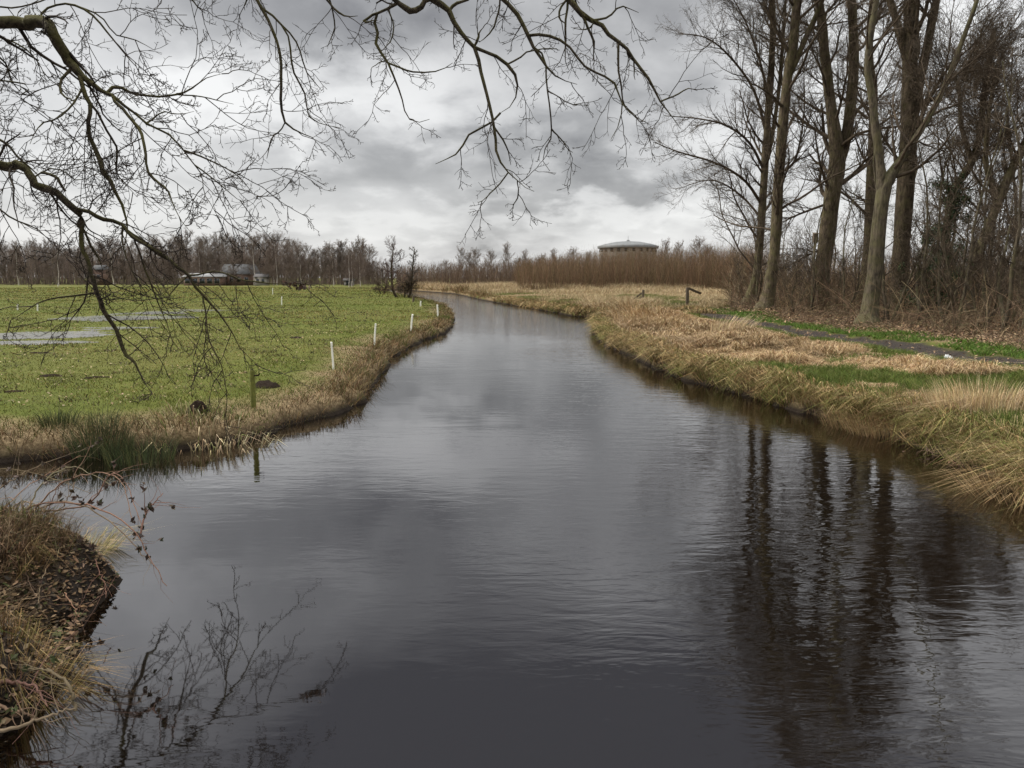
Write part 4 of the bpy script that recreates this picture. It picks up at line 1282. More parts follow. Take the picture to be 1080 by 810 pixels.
# round hall behind the scrub
yb = 255.; c0 = pixd(661.5, 300, yb); zg = gz(c0[0], yb); root = empty('round_hall', (c0[0], yb, zg))
zr = pixd(661, 260.5, yb)[2] - zg; za = pixd(661, 254.0, yb)[2] - zg; rad = 30.5 / F * yb
na = 48; t = np.linspace(0, 2 * math.pi, na, endpoint=False)
def ring(r, z): return np.stack([np.cos(t) * r, np.sin(t) * r, np.full(na, z)], 1)
def lathe(prof):
    V = np.vstack([ring(r, z) for r, z in prof]); q = []
    for i in range(len(prof) - 1):
        for j in range(na): q.append((i * na + j, i * na + (j + 1) % na, (i + 1) * na + (j + 1) % na, (i + 1) * na + j))
    return V, np.array(q)


V, q = lathe([(rad * .96, -.5), (rad * .96, zr)]); wl = Solid().raw(V, q).build('wall', M['bwall'], root, smooth=True)
V, q = lathe([(rad * 1.03, zr - .45), (rad * 1.04, zr + .25), (rad * .8, zr + .45 * (za - zr)), (rad * .45, zr + .8 * (za - zr)), (rad * .12, za - .15), (.01, za)])
rf = Solid().raw(V, q).build('roof', M['metal'], root, smooth=True)
V, q = lathe([(.5, za - .3), (.5, za + .25), (.08, za + .3), (.04, za + 1.6)]); Solid().raw(V, q).build('vent_mast', M['metal'], rf, smooth=True)
for k in range(24):
    a = 2 * math.pi * k / 24 + .05
    v, q = box_np(0, 0, 0, .9, .14, 1.0); ca, sa = math.cos(a + math.pi / 2), math.sin(a + math.pi / 2)
    v = np.stack([v[:, 0] * ca - v[:, 1] * sa + rad * .965 * math.cos(a), v[:, 0] * sa + v[:, 1] * ca + rad * .965 * math.sin(a), v[:, 2] + zr - 1.2], 1)
    Solid().raw(v, q).build('window', M['glass'], root)
tag(root, 'round hall with a low grey domed roof above the scrub', 'building')


def house(name, px0, px1, yy, wall_h, roof_h, depth, wallm, roofm, label, nwin, gable_x=True, win=(.9, 1.1), lean=False, door=True):
    a = pixd(px0, 300, yy); b_ = pixd(px1, 300, yy); W = b_[0] - a[0]; cx = (a[0] + b_[0]) / 2
    root = empty(name, (cx, yy, gz(cx, yy)))
    Solid().box(0, depth / 2, wall_h / 2 - .2, W, depth, wall_h + .4).build('wall', wallm, root)
    ov = .35
    V = np.array([(-W / 2 - ov, -ov, wall_h - .1), (W / 2 + ov, -ov, wall_h - .1), (W / 2 + ov, depth + ov, wall_h - .1), (-W / 2 - ov, depth + ov, wall_h - .1),
                  (-W / 2 - ov, depth / 2, wall_h + roof_h), (W / 2 + ov, depth / 2, wall_h + roof_h)])
    V2 = V + np.array([0, 0, .16]); V = np.vstack([V, V2])
    q = [(6, 7, 11, 10), (8, 9, 10, 11), (0, 1, 7, 6), (2, 3, 9, 8), (0, 3, 2, 1)]
    tt = [(6, 10, 9), (7, 8, 11)]
    q += [(0, 6, 9, 3), (1, 2, 8, 7)]
    Solid().raw(V, np.array(q), np.array(tt)).build('roof', roofm, root)
    for k in range(nwin):
        x_ = -W / 2 + W * (k + .5) / nwin
        f = Solid().box(x_, -.03, wall_h * .55, win[0] + .2, .10, win[1] + .2).build('window', M['bwall'], root)
        Solid().box(x_, -.07, wall_h * .55, win[0], .06, win[1]).build('pane', M['glass'], f)
    if door:
        Solid().box(W * .5 - 1.0 if nwin > 1 else W * .25, -.03, 1.0, .95, .09, 2.0).build('door', M['wood'], root)
    tag(root, label, 'building')
    return root


house('farm_shed', 194, 233, 206, 2.5, .8, 7, M['brick'], M['rooflt'], 'long low shed with a pale roof across the meadow', 5, win=(1.3, 1.2))
house('farmhouse', 233, 264, 210, 3.2, 2.6, 8, M['brick'], M['roofg'], 'larger farm building with a grey pitched roof beside the low shed', 4)
house('white_cabin', 269, 280.5, 205, 2.3, .7, 3, M['bwall'], M['roofd'], 'small white cabin at the foot of the treeline', 2, win=(.7, .9), door=False)
house('distant_house', 97, 107, 225, 4.6, 1.2, 6, M['brick'], M['roofg'], 'brick house half hidden in the treeline behind the branch', 2)
o = house('distant_house', 363, 371, 205, 1.5, .5, 3, M['bwall'], M['roofd'], 'tiny pale hut at the far end of the meadow', 1, door=False)

# ------------------------------------------------------------------ overhanging tree above the left bank
g = np.random.default_rng(900)
TB = np.array([-9.6, 6.6, 0.0]); TB[2] = gz(TB[0], TB[1])
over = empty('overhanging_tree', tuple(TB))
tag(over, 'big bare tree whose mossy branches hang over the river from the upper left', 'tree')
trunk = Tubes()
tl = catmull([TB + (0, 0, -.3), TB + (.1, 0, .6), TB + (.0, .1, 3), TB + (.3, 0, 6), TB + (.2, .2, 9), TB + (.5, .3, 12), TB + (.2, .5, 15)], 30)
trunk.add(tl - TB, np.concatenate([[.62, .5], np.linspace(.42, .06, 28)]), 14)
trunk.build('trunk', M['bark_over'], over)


def z1(p): return (p[0] / 3, p[1] / 3)
def z2(p): return (360 + p[0] / 3, p[1] / 3)
def z4(p): return (p[0] / 3, 230 + p[1] / 3)


def trace(pts, fn, d0, d1, wscale=1 / 3):
    P = []; W = []
    for i, p in enumerate(pts):
        a = fn(p); d = d0 + (d1 - d0) * i / max(1, len(pts) - 1)
        P.append(pixd(a[0], a[1], d)); W.append(p[2] * wscale / F * d * .5)
    return np.array(P), np.array(W)


def wlin(pts, w0, w1):
    n_ = len(pts)
    return [(p[0], p[1], w0 + (w1 - w0) * i / max(1, n_ - 1)) for i, p in enumerate(pts)]


def even(P, W, nn):
    k = 12 * len(P); q = catmull(P, k); wq = np.interp(np.linspace(0, 1, k), np.linspace(0, 1, len(W)), W)
    a = np.concatenate([[0], np.cumsum(np.linalg.norm(np.diff(q, axis=0), axis=1))]); t = np.linspace(0, a[-1], nn)
    return np.stack([np.interp(t, a, q[:, i]) for i in range(3)], 1), np.interp(t, a, wq)


def limb(lines, pre=None, dens=1.0, tlen=(.35, 1.3), grav=-.02, rt=.0042, levels=3, mat='bark_over', k2=6, k3=4):
    """lines: (points, zoom fn, depth0, depth1) or world polylines; the first may be led in by world points; every line is a part with its twigs"""
    first = True; done = []
    for ln in lines:
        if isinstance(ln, tuple) and len(ln) == 4:
            P, W = trace(*ln)
        else:
            P, W = ln
        if first and pre is not None:
            P = np.vstack([np.array(pre[0]), P]); W = np.concatenate([np.array(pre[1]), W])
        L = np.linalg.norm(np.diff(P, axis=0), axis=1).sum()
        nn = max(8, int(L / .09))
        Q, Wr = even(P, W, nn)
        kk = g.normal(size=(nn, 3)); kk = (kk + np.roll(kk, 1, 0)) * .5
        Q[1:-1] += kk[1:-1] * np.clip(Wr[1:-1] * .6, .006, .016)[:, None]
        bumps = np.convolve(g.normal(size=nn + 4), np.ones(5) / 5, 'valid')
        Wr = np.maximum(Wr * (1 + .22 * bumps), .004)
        low = np.stack([np.interp(np.arange(nn), np.arange(0, nn + 3, 3), g.normal(size=len(np.arange(0, nn + 3, 3)))) for _ in range(3)], 1)
        Q[1:] += low[1:] * np.clip(Wr[1:, None] * .9, .014, .035) * np.minimum(1, np.arange(1, nn) / 5)[:, None]
        if done:                         # grow from the nearest point of the wood built before
            A = np.vstack(done); dd = np.linalg.norm(A - Q[0], axis=1); kx = int(np.argmin(dd))
            if dd[kx] < .35:
                Q = Q + (A[kx] - Q[0]) * np.exp(-np.arange(nn) / 5.)[:, None]
        done.append(Q)
        tail = np.clip((nn - 1 - np.arange(nn)) / (nn * .3), 0, 1); Wr = np.where(tail < 1, .0022 + (Wr - .0022) * tail, Wr) if W[-1] < .013 else Wr
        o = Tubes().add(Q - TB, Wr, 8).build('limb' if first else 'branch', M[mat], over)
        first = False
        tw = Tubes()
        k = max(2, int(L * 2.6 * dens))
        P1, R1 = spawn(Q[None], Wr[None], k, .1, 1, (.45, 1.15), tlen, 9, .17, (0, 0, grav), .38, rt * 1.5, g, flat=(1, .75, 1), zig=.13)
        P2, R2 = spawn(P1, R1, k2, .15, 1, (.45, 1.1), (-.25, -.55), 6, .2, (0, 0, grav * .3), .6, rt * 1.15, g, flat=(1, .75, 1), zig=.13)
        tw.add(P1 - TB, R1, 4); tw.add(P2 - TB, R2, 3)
        P3, R3 = spawn(P2, R2, k3, .15, 1, (.45, 1.2), (-.25, -.6), 4, .28, (0, 0, .05), .7, rt, g, flat=(1, .8, 1))
        tw.add(P3 - TB, R3, 3)
        if levels > 3:
            P4, R4 = spawn(P3, R3, 2, .3, 1, (.5, 1.2), (-.25, -.5), 3, .3, (0, 0, .06), .8, rt * .9, g)
            tw.add(P4 - TB, R4, 3)
        tw.build('twigs', M['twig_over'], o)


DA, DB = 9.2, 9.4
A0 = [(-10, 58, 36), (90, 68, 36), (140, 76, 34), (180, 135, 30), (220, 200, 30), (265, 245, 27), (318, 285, 20), (370, 312, 15), (430, 355, 12), (500, 405, 12), (580, 465, 10), (630, 540, 8), (660, 620, 6), (690, 700, 4), (700, 740, 3)]
limb([(A0, z1, DA, DA),
      ([(245, 235, 15), (262, 300, 15), (280, 350, 14), (280, 420, 13), (310, 520, 12), (350, 575, 11), (385, 640, 9), (400, 700, 7), (392, 770, 5), (400, 830, 4)], z1, DA, DA - .3),
      ([(340, 280, 10), (375, 263, 9), (440, 290, 7), (560, 300, 6), (640, 258, 5), (700, 235, 3)], z1, DA, DA + .4),
      ([(560, 300, 5), (650, 312, 4), (740, 330, 3)], z1, DA + .2, DA + .5),
      ([(350, 300, 11), (385, 345, 10), (420, 385, 9), (460, 450, 9), (470, 540, 8), (530, 610, 6), (570, 690, 4), (610, 740, 3)], z1, DA, DA - .6),
      ([(270, 310, 9), (290, 340, 9), (330, 400, 8), (365, 470, 7), (380, 560, 5), (430, 620, 3)], z1, DA, DA + .5),
      ([(218, 215, 10), (180, 258, 8), (185, 300, 6), (230, 330, 4)], z1, DA, DA - .3),
      ([(140, 70, 9), (148, 35, 8), (205, 10, 8), (270, 35, 7), (330, 80, 6), (380, 150, 5), (430, 210, 4), (455, 262, 3)], z1, DA, DA + .3),
      ([(240, 20, 6), (320, 50, 5), (370, 110, 4), (430, 130, 4), (490, 160, 3)], z1, DA + .1, DA + .6),
      ([(255, 285, 7), (215, 340, 6), (170, 380, 5), (120, 400, 4), (90, 460, 3)], z1, DA, DA - .5),
      ([(470, 385, 7), (520, 350, 5), (560, 360, 4), (620, 350, 3)], z1, DA, DA + .5),
      ([(580, 465, 6), (640, 490, 5), (700, 520, 4), (760, 560, 3), (820, 630, 2.5)], z1, DA, DA + .3),
      ([(620, 520, 5), (670, 560, 4), (720, 600, 3), (780, 640, 2.5)], z1, DA, DA)],
     pre=([(-9.3, 6.7, 5.2), (-8.3, 7.8, 6.0)], [.17, .12]), dens=1.6, tlen=(.5, 1.5), levels=4)
# thin branches entering from the left edge between the two limbs
limb([([(-30, 255, 7), (60, 312, 6), (140, 350, 5), (200, 345, 4), (240, 300, 3)], z1, DA - .5, DA),
      ([(-40, 420, 7), (20, 455, 6), (60, 500, 6), (110, 540, 5), (150, 600, 3)], z1, DA, DA),
      ([(-20, 170, 6), (20, 200, 5), (45, 260, 4), (80, 300, 3)], z1, DA, DA + .5),
      ([(-20, 640, 6), (40, 690, 5), (110, 720, 4), (160, 770, 3)], z1, DA, DA + .2),
      ([(-30, 20, 6), (60, 25, 5), (140, 0, 4), (200, -40, 3)], z1, DA, DA + .4),
      ([(-20, 110, 5), (60, 140, 5), (120, 190, 4), (150, 260, 3)], z1, DA + .6, DA + .5)],
     pre=([(-9.3, 6.7, 4.4)], [.08]), dens=1.6, tlen=(.5, 1.3), levels=4)
B0 = [(-20, 520, 26), (40, 518, 26), (100, 558, 24), (170, 602, 22), (220, 645, 20), (252, 672, 18), (256, 720, 16)]
limb([(B0, z1, DB, DB),
      ([(250, 10, 16), (255, 70, 16), (265, 150, 15), (300, 230, 14), (340, 310, 13), (380, 382, 13), (425, 445, 13), (450, 502, 8), (492, 572, 5)], z4, DB, DB - .2),
      ([(240, 665, 14), (300, 683, 13), (380, 712, 12), (430, 752, 12), (520, 802, 12)], z1, DB, DB),
      ([(395, 28, 14), (460, 80, 14), (540, 130, 13), (590, 182, 11), (640, 250, 8), (700, 312, 6), (745, 380, 5), (790, 450, 4), (815, 485, 3)], z4, DB, DB + .2),
      ([(590, 182, 6), (680, 170, 6), (760, 195, 5), (860, 212, 4), (960, 215, 3)], z4, DB, DB + .4),
      ([(390, 30, 6), (392, 100, 5), (430, 180, 4), (450, 240, 3)], z4, DB, DB - .3),
      ([(420, 40, 6), (470, 190, 5), (500, 260, 4), (520, 330, 3), (545, 400, 2.5)], z4, DB, DB + .3),
      ([(630, 240, 6), (650, 350, 5), (690, 450, 4), (725, 560, 3)], z4, DB, DB - .2),
      ([(265, 250, 6), (180, 260, 5), (100, 275, 4), (30, 325, 3)], z4, DB, DB - .4),
      ([(255, 20, 7), (300, 110, 7), (320, 160, 5)], z4, DB, DB + .3),
      ([(250, 160, 6), (252, 250, 5), (230, 300, 4), (190, 360, 3)], z4, DB, DB + .2),
      ([(125, 535, 6), (170, 515, 5), (210, 525, 5), (250, 560, 4), (300, 560, 3)], z1, DB, DB + .3),
      ([(120, 548, 8), (180, 562, 8), (205, 605, 7)], z1, DB, DB),
      ([(590, 190, 5), (540, 240, 4), (505, 300, 3)], z4, DB, DB - .3)],
     pre=([(-9.2, 6.8, 3.9), (-8.2, 8.3, 4.3)], [.15, .11]), dens=1.5, tlen=(.4, 1.4), levels=3, grav=-.05, k2=5, k3=3)
# high limb crossing above the frame, with sprays hanging into view
DC = 7.0
def world(pts, r0, r1):
    P = np.array(pts, float); return (P, np.linspace(r0, r1, len(P)))


limb([world([(-9.4, 6.8, 7.6), (-7, 7.2, 8.4), (-4.6, 7.1, 8.0), (-2.4, 7.0, 6.9), (-1.0, 7.0, 5.9), tuple(pixd(*z2((280, 0)), DC))], .14, .036),
      ([(280, 0, 26), (340, 42, 18), (380, 100, 16), (430, 160, 14), (480, 176, 11), (540, 216, 10), (556, 250, 8), (555, 290, 7), (530, 330, 5), (500, 352, 3)], z2, DC, DC),
      ([(300, 0, 20), (280, 12, 20), (250, 38, 20), (210, 36, 18), (180, 8, 12), (160, -10, 10)], z2, DC, DC),
      ([(340, 40, 10), (360, 15, 10), (400, 0, 8), (440, -30, 8)], z2, DC, DC),
      ([(430, 160, 10), (455, 240, 9), (470, 310, 9), (480, 370, 9), (490, 450, 8), (500, 510, 7), (518, 552, 6), (560, 592, 4), (610, 605, 3)], z2, DC, DC - .2),
      ([(518, 550, 5), (490, 600, 5), (460, 625, 4), (428, 642, 3)], z2, DC - .2, DC - .2), ([(535, 570, 4), (548, 610, 4), (545, 655, 3)], z2, DC - .2, DC),
      ([(475, 368, 6), (440, 405, 6), (392, 432, 6), (365, 482, 5), (325, 505, 4), (295, 522, 3)], z2, DC, DC),
      ([(480, 370, 6), (510, 430, 5), (535, 480, 4), (545, 520, 3)], z2, DC, DC + .2),
      ([(540, 215, 6), (575, 190, 5), (610, 165, 4), (690, 160, 3)], z2, DC, DC),
      ([(430, 160, 7), (435, 110, 6), (450, 95, 4)], z2, DC, DC)],
     dens=1.15, tlen=(.2, .75), levels=3, grav=-.02, rt=.0026, k2=5, k3=3)
limb([([(180, 8, 12), (140, 30, 9), (100, 52, 9), (115, 100, 9), (115, 150, 8), (155, 202, 7), (190, 282, 6), (206, 350, 5), (235, 385, 4), (280, 372, 3)], z2, DC, DC),
      ([(60, -10, 8), (40, 30, 8), (62, 50, 7), (105, 52, 6)], z2, DC, DC), ([(-60, -20, 8), (0, 50, 6), (50, 55, 5)], z2, DC, DC),
      ([(155, 203, 6), (230, 235, 5), (300, 232, 4), (352, 200, 3)], z2, DC, DC), ([(150, 205, 4), (120, 195, 3), (95, 210, 2.5)], z2, DC, DC),
      ([(150, 0, 5), (165, 60, 4), (160, 110, 4), (130, 150, 3)], z2, DC, DC)],
     dens=1.15, tlen=(.2, .65), levels=3, rt=.0025, k2=5, k3=3)
limb([world([(-4.6, 7.1, 8.0), (-2, 7.3, 8.2), (.0, 7.2, 7.2), (.5, 7.1, 6.2), tuple(pixd(*z2((500, -5)), DC))], .08, .02),
      ([(490, 0, 14), (540, 50, 13), (580, 120, 12), (600, 165, 9), (660, 230, 7), (700, 250, 6), (745, 262, 4)], z2, DC, DC),
      ([(600, 168, 6), (640, 200, 6), (650, 280, 6), (657, 380, 6), (657, 450, 5), (635, 500, 4), (660, 540, 3)], z2, DC, DC),
      ([(585, 115, 8), (650, 117, 8), (720, 157, 8), (780, 212, 8), (860, 256, 7), (880, 300, 5), (905, 350, 4), (980, 395, 3)], z2, DC, DC - .2),
      ([(657, 420, 5), (700, 450, 4), (735, 480, 3)], z2, DC, DC), ([(555, 292, 5), (620, 305, 4), (690, 330, 3), (750, 335, 2.5)], z2, DC, DC + .2),
      ([(500, 10, 6), (490, 90, 5), (440, 130, 4)], z2, DC, DC)],
     dens=1.05, tlen=(.2, .75), levels=3, rt=.0026, k2=5, k3=3)
limb([world([(-2, 7.3, 8.2), (.6, 7.4, 8.0), (1.5, 7.2, 6.9), tuple(pixd(*z2((715, -10)), DC))], .06, .024),
      ([(715, -10, 18), (760, 50, 15), (820, 76, 14), (850, 122, 12), (900, 167, 10), (950, 222, 9), (990, 282, 8), (1030, 347, 7), (1070, 405, 4)], z2, DC, DC),
      ([(1010, 318, 5), (1050, 305, 5), (1090, 282, 4), (1130, 285, 3)], z2, DC, DC),
      ([(868, 160, 7), (870, 240, 7), (890, 320, 6), (886, 390, 5), (856, 445, 4)], z2, DC, DC), ([(760, 50, 9), (800, 130, 7), (806, 195, 4)], z2, DC, DC),
      ([(720, 0, 8), (715, 80, 7), (720, 150, 5), (725, 220, 3)], z2, DC, DC), ([(800, 70, 7), (850, 60, 6), (890, 20, 5), (940, 45, 3)], z2, DC, DC),
      ([(780, 0, 6), (815, 60, 5), (770, 100, 5), (740, 95, 4)], z2, DC, DC), ([(890, 160, 6), (920, 210, 5), (930, 255, 4)], z2, DC, DC),
      ([(885, 320, 5), (920, 365, 4), (960, 380, 3)], z2, DC, DC), ([(650, -10, 7), (655, 50, 6), (690, 80, 4)], z2, DC, DC)],
     dens=1.0, tlen=(.2, .75), levels=3, rt=.0026, k2=5, k3=3)
limb([world([(-4.6, 7.1, 8.0), (-3.4, 7.4, 7.4), (-2.7, 7.4, 6.6), tuple(pixd(*z1((818, -5)), 7.2))], .06, .014),
      ([(818, -5, 10), (860, 80, 10), (880, 160, 10), (886, 260, 8), (890, 340, 7), (905, 392, 6), (960, 422, 5), (1000, 440, 4), (1032, 492, 3)], z1, 7.2, 7.2),
      ([(905, 390, 5), (862, 440, 4), (846, 505, 3)], z1, 7.2, 7.2), ([(870, 0, 7), (895, 30, 7), (935, 100, 6), (940, 200, 6), (970, 280, 5), (990, 370, 4), (1080, 402, 3)], z1, 7.2, 7.4),
      ([(960, -10, 6), (985, 80, 5), (990, 180, 4), (1030, 260, 3)], z1, 7.2, 7.5), ([(1040, -10, 6), (1060, 80, 5), (1040, 150, 3)], z1, 7.2, 7.3),
      ([(600, -20, 5), (620, 15, 4), (650, 45, 2.5)], z1, 7.2, 7.3), ([(720, -30, 6), (740, 10, 4), (760, 40, 3)], z1, 7.2, 7.3)],
     dens=1.5, tlen=(.25, .9), levels=3, rt=.0026, k2=5, k3=4)
# upper crown out of view, mirrored in the water
P1, R1 = spawn(tl[None], np.linspace(.4, .06, 30)[None], 22, .35, 1, (.6, 1.1), (3, 6), 10, .13, (.03, .02, .03), .4, .02, g)
P2, R2 = spawn(P1, R1, 8, .2, 1, (.4, .9), (-.25, -.5), 7, .16, (0, 0, 0), .55, .008, g)
P3, R3 = spawn(P2, R2, 6, .1, 1, (.4, 1), (-.25, -.55), 5, .2, (0, 0, 0), .6, .005, g)
cr = Tubes(); cr.add(P1 - TB, R1, 6); cr.add(P2 - TB, R2, 4); cr.add(P3 - TB, R3, 3); cr.build('crown', M['twig_over'], over)
# clump of dried leaves caught at a twig end
gg = np.random.default_rng(31); cpos = np.array(pixd(313, 302, DB + .4)) - TB
V, q, cc = leaf_cloud([cpos, cpos + (.1, 0, -.02), cpos + (-.09, 0, .03)], [(.11, .07, .04)] * 3, 60, .035, [(.045, .025, .015), (.07, .04, .025), (.03, .018, .012)], gg)
me = mesh_np('dried_leaves', V, q, smooth=False); paint(me, cc); link('dried_leaves', me, M['leaf'], over)

# ------------------------------------------------------------------ bramble on the near bank
def bramble(name, lines, label, seed, leafcol, w0=.006, leaves=60, cat='bramble'):
    g = np.random.default_rng(seed)
    b0 = pixd(*lines[0][0]); base = np.array(b0); root = empty(name, tuple(base))
    tb = Tubes(); allP = []
    for i, ln in enumerate(lines):
        P = np.array([pixd(*p) for p in ln]); Q = catmull(P, 22); Q[1:-1] += g.normal(size=(20, 3)) * .006
        W = np.linspace(w0, w0 * .35, 22); c = pal([(.20, .11, .075), (.14, .085, .06), (.16, .12, .07)], 1, .2, g)
        tb.add(Q - base, W, 6, c)
        P1, R1 = spawn(Q[None], W[None], 7, .2, 1, (.5, 1.1), (.12, .5), 6, .18, (0, 0, -.02), .6, .0016, g, zig=.1)
        tb.add(P1 - base, R1, 4, np.repeat(c, 7, 0)); allP += [Q, P1.reshape(-1, 3)]
    tb.build('stems', M['stem'], root)
    A = np.vstack(allP) - base; k = g.choice(len(A), leaves)
    V, q, cc = leaf_cloud(A[k], [(.02, .02, .02)] * leaves, leaves * 4, .03, leafcol, g)
    me = mesh_np('leaf_cluster', V, q, smooth=False); paint(me, cc); link('leaf_cluster', me, M['leaf'], root)
    tag(root, label, cat)


BL = [(.030, .018, .012), (.05, .028, .018), (.035, .04, .018), (.07, .05, .03)]
bramble('bramble', [[(8, 552, 6.9), (35, 533, 6.7), (70, 529, 6.5), (105, 537, 6.3), (137, 556, 6.1), (152, 580, 6.0), (165, 600, 5.9), (176, 618, 5.85)],
                    [(10, 548, 6.9), (60, 530, 6.7), (88, 534, 6.5), (122, 555, 6.3), (145, 578, 6.1), (160, 595, 6.0)],
                    [(30, 545, 6.9), (60, 515, 6.9), (90, 500, 6.8), (125, 505, 6.7), (140, 550, 6.4)],
                    [(40, 540, 6.8), (90, 533, 6.6), (118, 500, 6.6), (135, 515, 6.5), (150, 555, 6.2)], [(25, 545, 6.9), (45, 510, 7), (75, 492, 7.1), (118, 512, 6.7)],
                    [(148, 565, 6.1), (155, 540, 6.2), (162, 530, 6.2), (172, 520, 6.3)]],
        'long arching bramble stem reaching out over the calm water', 801, BL, .0085, 34)
bramble('bramble', [[(-20, 560, 7.2), (5, 535, 7.4), (30, 512, 7.8), (60, 495, 8.4), (85, 480, 9)], [(0, 555, 7), (20, 530, 7.1), (50, 540, 7), (75, 560, 6.8), (85, 575, 6.7)],
                    [(-20, 530, 7.4), (15, 505, 7.8), (45, 490, 8.2), (100, 470, 9.)], [(48, 565, 6.9), (49, 545, 7), (58, 520, 7.1), (70, 505, 7.2)],
                    [(-20, 515, 7.6), (0, 495, 8), (40, 500, 8), (95, 520, 7.8)], [(20, 560, 7), (60, 540, 7), (75, 520, 7), (80, 500, 7.1)]],
        'tangled dark bramble stems rising behind the near bank', 802, [(.10, .075, .055), (.14, .11, .085), (.05, .032, .022)], .007, 40)
bramble('bramble', [[(12, 552, 6.6), (27, 575, 6.4), (28, 605, 6.0), (38, 630, 5.7)], [(48, 600, 6.0), (42, 620, 5.8), (40, 640, 5.6)], [(100, 590, 6.3), (110, 615, 6.2), (112, 628, 6.1)], [(68, 625, 5.8), (80, 645, 5.6), (88, 655, 5.5)]],
        'thin pale bramble stems hanging down the face of the near bank', 803, BL, .004, 5)
bramble('fallen_branch', [[(-10, 775, 4.3), (35, 760, 4.35), (60, 752, 4.4), (79, 748, 4.45)], [(79, 750, 4.45), (72, 722, 4.5), (50, 708, 4.6), (20, 704, 4.7)], [(-10, 742, 4.5), (20, 750, 4.4), (38, 757, 4.38)],
                           [(-5, 720, 4.7), (20, 720, 4.65), (38, 725, 4.6), (50, 745, 4.5)]],
        'dark fallen branch arching at the foot of the near bank', 804, [(.07, .08, .03)], .013, 5, 'branch')
# broken sticks lying at the water under the right bank
bramble('broken_reed_stems', [[(952, 476, pix(952, 476)[1]), (972, 483, pix(972, 480)[1]), (1000, 491, pix(1000, 489)[1])], [(975, 470, pix(975, 478)[1]), (985, 480, pix(985, 481)[1])],
                              [(1008, 480, pix(1008, 488)[1]), (1016, 492, pix(1016, 492)[1])], [(1000, 489, pix(1000, 488)[1]), (1010, 478, pix(1010, 487)[1])]],
        'pale broken stems lying in the water under the wooded bank', 805, [(.3, .22, .13)], .012, 3, 'stems')

# ------------------------------------------------------------------ sky
w = bpy.data.worlds.new('World'); sc.world = w; w.use_nodes = True; nt = w.node_tree; n = N(nt)
bg = nt.nodes['Background']
SUN_EL, SUN_AZ = R(42), R(-78)          # azimuth from +Y, clockwise
sky = n('ShaderNodeTexSky', sky_type='NISHITA', sun_disc=False, sun_elevation=SUN_EL, sun_rotation=SUN_AZ, air_density=1.0, dust_density=2.0)
gen = n('ShaderNodeTexCoord').outputs['Generated']
sep = n('ShaderNodeSeparateXYZ', ins={0: gen}).outputs
zc = n.math('MAXIMUM', sep[2], 0.0)
inv = n.math('DIVIDE', 1.0, n.math('ADD', zc, .36))
cl = n('ShaderNodeCombineXYZ', ins={0: n.math('MULTIPLY', sep[0], inv), 1: n.math('MULTIPLY', sep[1], inv), 2: 0.0}).outputs[0]
nz = n.noise(n.mapv(cl, (1.0, 1.0, 1)), 2.3, 7, .50, .15)
nz2 = n.noise(cl, 7.0, 6, .55, .2)
az = n.math('MULTIPLY', n.math('ARCTAN2', sep[0], sep[1]), 57.2958)
el = n.math('MULTIPLY', n.math('ARCSINE', sep[2]), 57.2958)
wx = n.math('ADD', az, n.math('MULTIPLY', n.math('SUBTRACT', nz, .5), 26.0))
wy = n.math('ADD', el, n.math('MULTIPLY', n.math('SUBTRACT', nz2, .5), 9.0))


def azel(px, py):
    d = ray(px, py); return math.degrees(math.atan2(d[0], d[1])), math.degrees(math.asin(d[2] / math.sqrt(sum(c * c for c in d))))


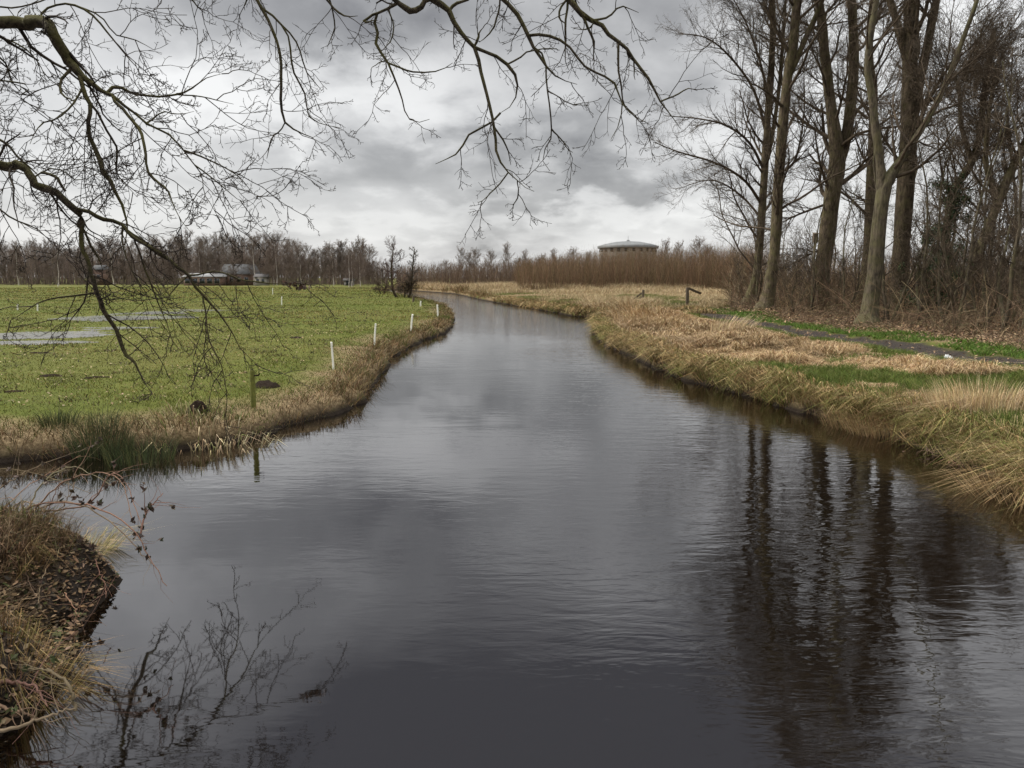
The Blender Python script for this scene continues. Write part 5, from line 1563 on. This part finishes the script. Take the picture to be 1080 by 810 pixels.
acc = None
for (px, py, rx, ry, amp) in [(540, 266, 520, 24, .09), (560, -390, 480, 190, -.55), (500, 170, 200, 34, -.11), (340, 22, 150, 46, -.16), (650, 195, 140, 26, -.12), (590, 120, 90, 40, -.04), (640, 40, 110, 50, -.03),  # big dark blob above the frame: unseen cloud added to darken near-water reflections
                              (60, 190, 170, 95, .16), (275, 105, 60, 36, .34), (435, 90, 90, 30, .26), (380, 235, 240, 16, .12), (650, 225, 180, 14, .12), (900, 120, 200, 140, .18),
                              (1040, 40, 80, 60, .2), (740, 215, 60, 16, .16), (120, 30, 160, 40, .0), (560, 275, 300, 10, .02), (360, 170, 140, 50, .04)]:
    a, e = azel(px, py); sx, sy = rx / F * 57.3, ry / F * 57.3
    dx = n.math('MULTIPLY', n.math('SUBTRACT', wx, a), 1 / sx); dy = n.math('MULTIPLY', n.math('SUBTRACT', wy, e), 1 / sy)
    q_ = n.math('ADD', n.math('MULTIPLY', dx, dx), n.math('MULTIPLY', dy, dy))
    gsn = n.math('MULTIPLY', n.math('EXPONENT', n.math('MULTIPLY', q_, -1.0)), amp * 1.18)
    acc = gsn if acc is None else n.math('ADD', acc, gsn)
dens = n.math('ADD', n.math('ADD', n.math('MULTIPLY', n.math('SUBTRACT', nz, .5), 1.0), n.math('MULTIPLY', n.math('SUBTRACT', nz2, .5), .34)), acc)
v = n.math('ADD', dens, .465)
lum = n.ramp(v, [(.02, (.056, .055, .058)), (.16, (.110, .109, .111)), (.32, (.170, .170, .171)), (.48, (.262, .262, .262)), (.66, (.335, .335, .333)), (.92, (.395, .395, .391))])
# zenith boosted well past real overcast, out of frame, to light the ground
zen_boost = n.map_range(el, 40, 72, 1.0, 8.0)
lum = n('ShaderNodeVectorMath', operation='SCALE', ins={0: lum, 'Scale': n.math('MULTIPLY', zen_boost, 10.0)}).outputs[0]
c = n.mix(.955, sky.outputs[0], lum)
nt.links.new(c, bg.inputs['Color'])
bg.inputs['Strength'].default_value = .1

sd = bpy.data.lights.new('sun', 'SUN'); sd.energy = 1.5; sd.angle = R(25); sd.color = (1.0, .95, .87)
so = bpy.data.objects.new('sun', sd); COL.objects.link(so)
dirv = Vector((math.sin(SUN_AZ) * math.cos(SUN_EL), math.cos(SUN_AZ) * math.cos(SUN_EL), math.sin(SUN_EL)))
so.rotation_euler = (-dirv).to_track_quat('-Z', 'Y').to_euler(); so.location = dirv * 200

# ------------------------------------------------------------------ render settings
vs = sc.view_settings
sc.display_settings.display_device = 'sRGB'
vs.view_transform = 'Standard'; vs.look = 'None'; vs.exposure = 1.25; vs.gamma = 1.0; vs.use_curve_mapping = False
sc.render.engine = 'CYCLES'
cy = sc.cycles
cy.max_bounces = 6; cy.diffuse_bounces = 3; cy.glossy_bounces = 3; cy.transmission_bounces = 3
cy.use_denoising = True
